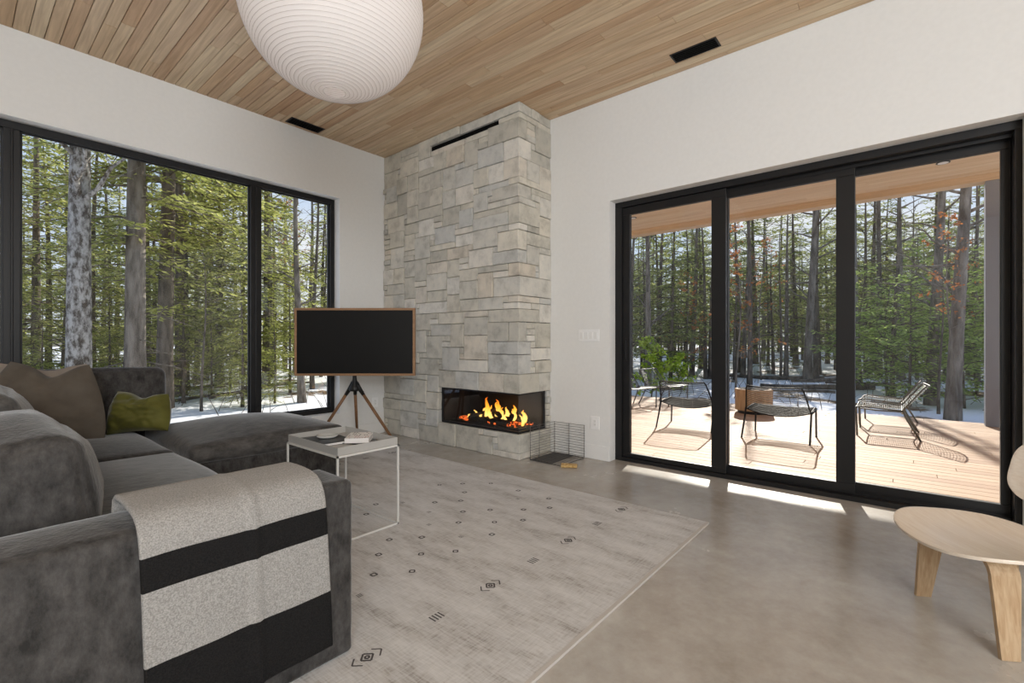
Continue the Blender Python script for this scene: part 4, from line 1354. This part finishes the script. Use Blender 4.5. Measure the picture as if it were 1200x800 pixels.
def conifer(seed, H, r0, zlow, Lmax, step, spray, name, bark, fol, droop=0.25, dead_low=0, dens=1.0, up=0.0, whorl=4, lean=0.01, flat_=0.5):
    rg = random.Random(seed)
    pts = trunk_curve(rg, H, lean)
    tb_ = MB(); n = len(pts)
    tb_.tube(pts, [r0 * ((1.25 if i == 0 else 1.0) * (1 - i / (n - 1)) ** 0.8 + 0.012) for i in range(n)], 12)
    L = Leaves()
    z = zlow
    while z < H * 0.985:
        fr = (z - zlow) / (H - zlow)
        ln0 = Lmax * (1 - fr) ** 0.75 * min(1.0, 0.55 + fr * 3)
        for k in range(whorl):
            if rg.random() > 0.9: continue
            az = rg.uniform(0, 6.283); ln = ln0 * rg.uniform(0.6, 1.15) + 0.12
            base = at_h(pts, z + rg.uniform(-step, step) * 1.0)
            h = Vector((math.cos(az), math.sin(az), 0)); sd = Vector((-h.y, h.x, 0))
            kk = max(3, int(ln / 0.28)); bp_ = []
            for i in range(kk + 1):
                u = i / kk
                bp_.append(base + h * ln * u + Vector((0, 0, up * ln * u - droop * ln * u * u + rg.uniform(-1, 1) * 0.03)))
            tb_.tube(bp_, [max(0.004, 0.018 * ln / 2 * (1 - i / kk) + 0.004) for i in range(kk + 1)], 4)
            s = 0.18 * ln
            while s < ln:
                u = s / ln
                i = min(kk - 1, int(u * kk)); p = bp_[i].lerp(bp_[i + 1], u * kk - i)
                tw = (0.10 + 0.42 * ln * (1 - u) * (u + 0.25)) * rg.uniform(0.7, 1.2)
                for sg in (-1, 1):
                    d = (h * rg.uniform(0.5, 0.9) + sd * sg + Vector((0, 0, rg.uniform(-0.35, 0.15)))).normalized()
                    m_ = max(1, int(tw / (spray * 0.7) * dens + 0.5))
                    for q_ in range(m_):
                        w0 = p + d * tw * (q_ / m_)
                        dd = (d + Vector((rg.uniform(-.5, .5), rg.uniform(-.5, .5), rg.uniform(-.45, .3)))).normalized()
                        sv_ = dd.cross(Vector((rg.uniform(-flat_, flat_), rg.uniform(-flat_, flat_), 1))).normalized()
                        L.spray(w0, dd, sv_, spray * rg.uniform(0.7, 1.35), spray * rg.uniform(0.14, 0.24))
                s += spray * rg.uniform(0.5, 0.85) / dens
        z += step * rg.uniform(0.7, 1.3)
    zz = 0.9
    for k in range(dead_low):
        zz = rg.uniform(0.8, max(1.2, zlow)); az = rg.uniform(0, 6.283); ln = rg.uniform(0.3, 1.3)
        b0 = at_h(pts, zz); h = Vector((math.cos(az), math.sin(az), rg.uniform(-0.25, 0.2)))
        tb_.tube([b0, b0 + h * ln * 0.5, b0 + h * ln + Vector((0, 0, -0.08 * ln))], [0.014, 0.009, 0.003], 4)
    tr_ = tb_.build('trunk', bark, None, smooth=True)
    fo = L.mesh('foliage', fol)
    return tr_, fo


def bare_tree(seed, H, r0, zlow, Lmax, nb, bark, fol=None, leafn=0, lsz=0.07, lean=0.02, leaf_lo=0.0):
    rg = random.Random(seed)
    pts = trunk_curve(rg, H, lean, 0.12)
    tb_ = MB(); n = len(pts)
    tb_.tube(pts, [r0 * ((1.2 if i == 0 else 1.0) * (1 - i / (n - 1)) ** 0.85 + 0.02) for i in range(n)], 10)
    L = Leaves()
    for k in range(nb):
        z = zlow + (H - zlow) * (k + rg.random()) / nb * 0.97
        fr = (z - zlow) / (H - zlow)
        ln = Lmax * (1 - 0.75 * fr) * rg.uniform(0.5, 1.1); az = rg.uniform(0, 6.283)
        b0 = at_h(pts, z); h = Vector((math.cos(az), math.sin(az), rg.uniform(0.1, 0.75))).normalized()
        bp_ = [b0]
        for i in range(5): bp_.append(bp_[-1] + (h + Vector((rg.uniform(-.3, .3), rg.uniform(-.3, .3), rg.uniform(-.2, .25)))) * ln / 5)
        tb_.tube(bp_, [max(0.004, r0 * 0.28 * (1 - fr * 0.5) * (1 - i / 5) + 0.003) for i in range(6)], 4)
        for j in range(5):
            i = rg.randint(1, 4); d = (h + Vector((rg.uniform(-1, 1), rg.uniform(-1, 1), rg.uniform(-.4, .6)))).normalized(); l2 = ln * rg.uniform(0.2, 0.45)
            e1 = bp_[i] + d * l2 * 0.5; e2 = bp_[i] + d * l2 + Vector((0, 0, -0.04 * l2))
            tb_.tube([bp_[i], e1, e2], [0.006, 0.004, 0.002], 3)
            if leafn and z > leaf_lo:
                for q_ in range(leafn):
                    p = e1.lerp(e2, rg.random()) + Vector((rg.uniform(-1, 1), rg.uniform(-1, 1), rg.uniform(-1, 1))) * 0.05
                    dd = Vector((rg.uniform(-1, 1), rg.uniform(-1, 1), rg.uniform(-1, .3))).normalized()
                    L.spray(p, dd, dd.cross(Vector((rg.uniform(-1, 1), rg.uniform(-1, 1), 1))).normalized(), lsz * rg.uniform(.7, 1.3), lsz * rg.uniform(.25, .4))
    tr_ = tb_.build('trunk', bark, None, smooth=True)
    return tr_, (L.mesh('foliage', fol) if L.f else None)


USED = set()


def plant(proto, name, label, x, y, sc=1.0, rz=0.0, group=None, sz=None, tilt=0.0):
    tr_, fo = proto
    t = thing(name, label, 'tree' if 'bush' not in name else 'bush', (x, y, ground_z(x, y)), rz, group)
    t.scale = (sc, sc, sz or sc)
    t.rotation_euler = (0, tilt, rz)
    if tr_.name in USED:
        o = tr_.copy(); COL.objects.link(o)
    else:
        o = tr_; USED.add(tr_.name)
    o.parent = t; o.location = (0, 0, 0)
    if fo is not None:
        f_ = bpy.data.objects.new('foliage', fo); COL.objects.link(f_); f_.parent = t
    return t


PH = [conifer(101, 11.0, 0.13, 0.5, 2.3, 0.26, 0.17, 'h', M['bark_dark'], M['fol_hemlock'], 0.28),
      conifer(102, 9.0, 0.11, 0.4, 2.0, 0.25, 0.16, 'h', M['bark_dark'], M['fol_hemlock'], 0.22),
      conifer(103, 13.0, 0.16, 0.9, 2.6, 0.30, 0.18, 'h', M['bark_dark'], M['fol_hemlock'], 0.30)]
PT = [conifer(111, 19.0, 0.20, 3.4, 2.7, 0.36, 0.17, 't', M['bark_grey'], M['fol_hemlock'], 0.26, 9),
      conifer(112, 17.0, 0.17, 2.6, 2.6, 0.34, 0.17, 't', M['bark_dark'], M['fol_hemlock'], 0.26, 10)]
PL = [bare_tree(121, 16.0, 0.20, 3.6, 2.6, 22, M['bark_lichen'], lean=0.03)]
PP = [conifer(131, 7.0, 0.10, 1.1, 1.6, 0.27, 0.17, 'p', M['bark_dark'], M['fol_pine'], 0.12, 8, 1.05),
      conifer(132, 8.5, 0.12, 1.9, 1.7, 0.30, 0.17, 'p', M['bark_dark'], M['fol_pine'], 0.15, 10, 1.05),
      conifer(133, 6.0, 0.08, 0.6, 1.6, 0.24, 0.17, 'p', M['bark_dark'], M['fol_pine'], 0.10, 4, 1.05)]
PY = [conifer(141, 2.6, 0.035, 0.2, 1.1, 0.14, 0.13, 'y', M['bark_dark'], M['fol_young'], -0.05, 0, 1.0, 0.25),
      conifer(142, 3.4, 0.04, 0.3, 1.2, 0.16, 0.13, 'y', M['bark_dark'], M['fol_young'], -0.02, 0, 1.0, 0.2)]
PB = [bare_tree(151, 11.0, 0.11, 1.6, 1.7, 26, M['bark_dark']), bare_tree(152, 9.0, 0.075, 1.2, 1.5, 26, M['bark_dark'], lean=0.03), bare_tree(153, 12.0, 0.14, 2.2, 1.8, 26, M['bark_grey'])]
PBE = [bare_tree(161, 4.6, 0.03, 0.7, 1.1, 22, M['bark_grey'], M['fol_beech'], 4, 0.085), bare_tree(162, 6.0, 0.04, 2.6, 1.3, 18, M['bark_grey'], M['fol_beech'], 4, 0.085)]
PBU = [bare_tree(171, 1.5, 0.02, 0.05, 0.85, 30, M['bark_dark'], M['fol_bush'], 7, 0.10)]

frg = random.Random(77)
# --- outside the long window: the trunks one can tell apart
x, y = polar(92, 8.6); plant(PL, 'lichen_trunk_tree', 'pale lichen-spotted trunk nearest the long window, left of centre', x, y, 1.0, 2.2) if False else plant(PL[0], 'lichen_trunk_tree', 'pale lichen-spotted trunk rising outside the window above the throw pillows', x, y, 1.0, 2.2)
x, y = polar(158, 9.6); plant(PT[0], 'tall_hemlock', 'thick straight grey trunk in the middle of the long window', x, y, 0.98, 0.6)
x, y = polar(192, 10.8); plant(PT[1], 'tall_hemlock', 'brown-barked trunk just behind the thick straight grey trunk', x, y, 1.0, 2.4)
x, y = polar(212, 13.0); plant(PT[1], 'tall_hemlock', 'dark slimmer trunk to the side of the brown-barked trunk', x, y, 0.8, 4.1)
x, y = polar(354, 12.5); plant(PB[2], 'bare_tree', 'slender bare trunk behind the television in the narrow window pane', x, y, 0.75, 1.0)
x, y = polar(366, 15.0); plant(PB[1], 'bare_tree', 'thin dark trunk beside the slender bare one near the window edge', x, y, 1.0, 0.3)
x, y = polar(344, 19.0); plant(PBE[1], 'beech_sapling', 'beech with rusty dry leaves seen above the television through the window', x, y, 1.2, 0.3)
x, y = polar(236, 10.6); plant(PB[1], 'bare_tree', 'short snapped-looking grey stem standing in snow behind the ottoman', x, y, 0.42, 0.3)
gl = 'green hemlock tree in the woods outside the long window'
gg = 'hemlocks outside the long window'
hem = [(-60, 13), (-20, 11.5), (10, 15.5), (40, 12.5), (62, 17), (78, 21), (112, 14.5), (125, 18.5), (140, 24), (172, 16.5), (185, 20), (206, 25), (222, 14.2), (238, 18), (250, 22.5), (262, 15), (280, 19), (290, 13.2), (312, 16), (322, 20.5), (334, 25), (372, 20), (388, 17), (100, 28), (30, 24), (160, 29), (230, 30), (-40, 20), (350, 29)]
for i, (px, d) in enumerate(hem):
    x, y = polar(px + frg.uniform(-6, 6), d)
    plant(PH[i % 3], 'hemlock', gl, x, y, frg.uniform(0.75, 1.05), frg.uniform(0, 6.28), gg)
gl = 'small young evergreen growing low on the snow outside the long window'
gg = 'young evergreens outside the long window'
for i, (px, d) in enumerate([(50, 10.2), (128, 12), (248, 12.6), (284, 11.5), (322, 12.2), (340, 14), (270, 14.5), (215, 11.6)]):
    x, y = polar(px, d)
    plant(PH[1], 'young_hemlock', gl, x, y, frg.uniform(0.25, 0.40), frg.uniform(0, 6.28), gg)
gl = 'thin bare dark-stemmed tree deep in the woods outside the long window'
gg = 'bare trees outside the long window'
for i, (px, d) in enumerate([(18, 17), (72, 14), (120, 22), (230, 16.5), (255, 20), (318, 18), (334, 22), (376, 18), (360, 24), (275, 25)]):
    x, y = polar(px, d)
    plant(PB[i % 3], 'bare_tree', gl, x, y, frg.uniform(0.8, 1.2), frg.uniform(0, 6.28), gg)

# --- beyond the deck
sg_ = [(1116, 9.9, PB[2], 1.0, 'bare_tree', 'thickest grey trunk rising from the snow just beyond the deck, beside the post'),
       (1090, 12.0, PB[2], 0.95, 'bare_tree', 'smooth grey trunk just left of the thickest trunk beyond the deck'),
       (946, 18.0, PB[2], 1.15, 'bare_tree', 'leaning grey trunk in the snow seen through the middle door panel'),
       (1029, 17.5, PB[0], 1.0, 'bare_tree', 'straight dark trunk beside the frame edge of the wide door panel'),
       (1046, 13.2, PB[1], 0.85, 'bare_tree', 'thin curving stem behind the two side-on lounge chairs'),
       (878, 15.5, PB[0], 0.8, 'bare_tree', 'thin black trunk above the wooden drum table in the middle panel'),
       (1100, 10.6, PB[1], 0.42, 'bare_tree', 'very thin black sapling between the two biggest trunks beyond the deck')]
for (px, d, pr, sc, nm, lab) in sg_:
    x, y = polar(px, d)
    tip = max((v_.co for v_ in pr[0].data.vertices if v_.co.xy.length < 0.9), key=lambda c_: c_.z)   # lean away from the house
    plant(pr, nm, lab, x, y, sc, math.atan2(y, x) - math.atan2(tip.y, tip.x))
x, y = polar(862, 14.5); plant(PBE[0], 'beech_sapling', 'beech sapling with rusty orange leaves in the middle door panel', x, y, 1.15, 1.0)
x, y = polar(892, 19); plant(PBE[1], 'beech_sapling', 'smaller rusty-leaved beech behind the one in the middle door panel', x, y, 0.95, 2.0)
x, y = polar(806, 17.0); plant(PBE[0], 'beech_sapling', 'beech sapling with orange leaves showing through the narrow door panel', x, y, 0.9, 3.0)
x, y = polar(1122, 9.6); plant(PBE[1], 'beech_sapling', 'slim beech holding a few orange leaves high beside the deck post', x, y, 0.72, 0.5)
x, y = polar(762, 13.5); plant(PBU[0], 'leafy_bush', 'bright yellow-green leafy bush behind the wire chairs with sunlit grey sheen', x, y, 1.15, 0.5)
x, y = polar(798, 14.5); plant(PBU[0], 'leafy_bush', 'smaller yellow-green bush behind the black chair in the narrow panel', x, y, 0.8, 2.5)
gl = 'young light-green pine growing from the snow beyond the deck'
gg = 'young pines beyond the deck'
for (px, d, sc, k) in [(1040, 13.5, 1.0, 0), (1066, 11.8, 0.75, 1), (1092, 14.0, 0.9, 0), (1130, 11.4, 0.8, 1), (1010, 15.0, 0.9, 1), (1145, 13.6, 1.0, 0), (1168, 11.5, 0.9, 1), (1075, 17, 1.2, 1), (1190, 13, 1.1, 0)]:
    x, y = polar(px, d); plant(PY[k], 'young_pine', gl, x, y, sc * 1.3, frg.uniform(0, 6.28), gg)
gl = 'dark green pine tree in the woods beyond the deck'
gg = 'pines beyond the deck'
pines = [(560, 24), (585, 28), (605, 22), (622, 26), (640, 30), (655, 23), (668, 28), (690, 32), (705, 29), (575, 34), (630, 36), (660, 38), (715, 36), (742, 19), (756, 24), (775, 20), (790, 26), (806, 21.5), (822, 24), (836, 19), (850, 27), (862, 22), (884, 25), (905, 21), (918, 28), (935, 24), (958, 20), (972, 26), (990, 22), (1008, 28), (1022, 21), (1040, 25), (1060, 22), (1078, 27), (1098, 22), (1128, 25), (1144, 20), (1160, 23), (1176, 19), (1200, 22), (1240, 20), (1280, 18), (720, 22), (700, 25), (680, 21), (765, 30), (815, 31), (870, 32), (925, 33), (980, 32), (1030, 33), (1085, 33), (1140, 31), (1120, 18.5), (1052, 18.5), (760, 17.5), (785, 17), (735, 38), (752, 42), (772, 37), (792, 40), (812, 38), (832, 42), (852, 37), (872, 41), (892, 38), (912, 42), (932, 37), (952, 40), (972, 38), (992, 42), (1012, 37), (1032, 41), (1052, 38), (1072, 42), (1092, 37), (1112, 40), (1132, 38), (1152, 42), (1172, 37), (1200, 40), (1240, 36), (1280, 34)]
for i, (px, d) in enumerate(pines):
    x, y = polar(px + frg.uniform(-4, 4), d)
    lim = 0.55 * max(2.0, (x - 9.0)) + 1.6
    pr = PP[i % 3]; H = (7.0, 8.5, 6.0)[i % 3]
    sc = min(frg.uniform(0.95, 1.35), lim / H)
    plant(pr, 'pine', gl, x, y, sc, frg.uniform(0, 6.28), gg)
gl = 'dense evergreen far back in the woods beyond the deck'
gg = 'far evergreens beyond the deck'
for i in range(30):
    px = 728 + i * 16.5
    x, y = polar(px + frg.uniform(-5, 5), frg.uniform(40, 50))
    plant(PH[i % 3], 'hemlock', gl, x, y, frg.uniform(1.0, 1.3), frg.uniform(0, 6.28), gg)
gl = 'thin dark bare trunk standing in the snowy woods beyond the deck'
gg = 'thin bare trunks beyond the deck'
bare = [(741, 16), (749, 21), (758, 15.5), (771, 18), (782, 23), (812, 20), (829, 19), (858, 18.5), (868, 21), (901, 24), (913, 19), (922, 20), (957, 19), (976, 22), (1006, 17), (1014, 20), (1036, 19), (1058, 17), (1070, 21), (1106, 17.5), (1136, 19), (1148, 17), (1190, 17), (1230, 16), (715, 18), (690, 16), (896, 28), (848, 24), (942, 29)]
for i, (px, d) in enumerate(bare):
    x, y = polar(px + frg.uniform(-3, 3), d)
    plant(PB[i % 3], 'bare_tree', gl, x, y, frg.uniform(0.7, 0.95), frg.uniform(0, 6.28), gg)

# --- fallen logs and sticks on the snow
gl = 'dark fallen log lying in the snow in the woods'
for i, (px, d, ln, r_, az) in enumerate([(955, 15.5, 3.2, 0.11, 1.9), (972, 17.5, 2.8, 0.09, 2.3), (905, 19, 3.5, 0.10, 1.5), (1012, 16, 2.4, 0.07, 1.2), (250, 12.8, 2.2, 0.05, 0.3), (222, 14.8, 3.0, 0.07, 0.1), (285, 13.6, 2.6, 0.05, 0.6), (330, 15.5, 2.4, 0.06, 0.2), (930, 14.6, 2.2, 0.05, 2.0)]):
    x, y = polar(px, d)
    h = Vector((math.cos(az), math.sin(az), 0))
    P = []
    for k in range(9):
        q_ = Vector((x, y, 0)) + h * ln * (k / 8 - 0.5) + Vector((-h.y, h.x, 0)) * 0.06 * math.sin(k * 1.3 + i)
        P.append((q_.x, q_.y, ground_z(q_.x, q_.y) + r_ * 0.7))
    o = MB().tube(P, [r_ * (1 - 0.45 * k / 8) for k in range(9)], 9).build('fallen_log', M['bark_dark'], None, (x, y, ground_z(x, y)), smooth=True)
    tag(o, gl, 'log', 'fallen logs on the snow')
# brush: low bare twigs nobody could count
tw = MB()
for i in range(420):
    if i % 2: px, d = frg.uniform(-20, 420), frg.uniform(10, 20)
    else: px, d = frg.uniform(730, 1220), frg.uniform(10.8, 22)
    x, y = polar(px, d)
    if x < 10.3 and y < 6: continue
    z = ground_z(x, y)
    a = frg.uniform(0, 6.28); h = frg.uniform(0.1, 0.7); l_ = frg.uniform(0.1, 0.6)
    tw.tube([(x, y, z - 0.03), (x + math.cos(a) * l_ * 0.5, y + math.sin(a) * l_ * 0.5, z + h * 0.6), (x + math.cos(a) * l_, y + math.sin(a) * l_, z + h)], [0.009, 0.006, 0.002], 4)
tag(tw.build('brush', M['bark_dark'], None, (12, 6, -0.4)), 'low dark twigs and brush poking out of the forest snow', 'brush', kind='stuff')
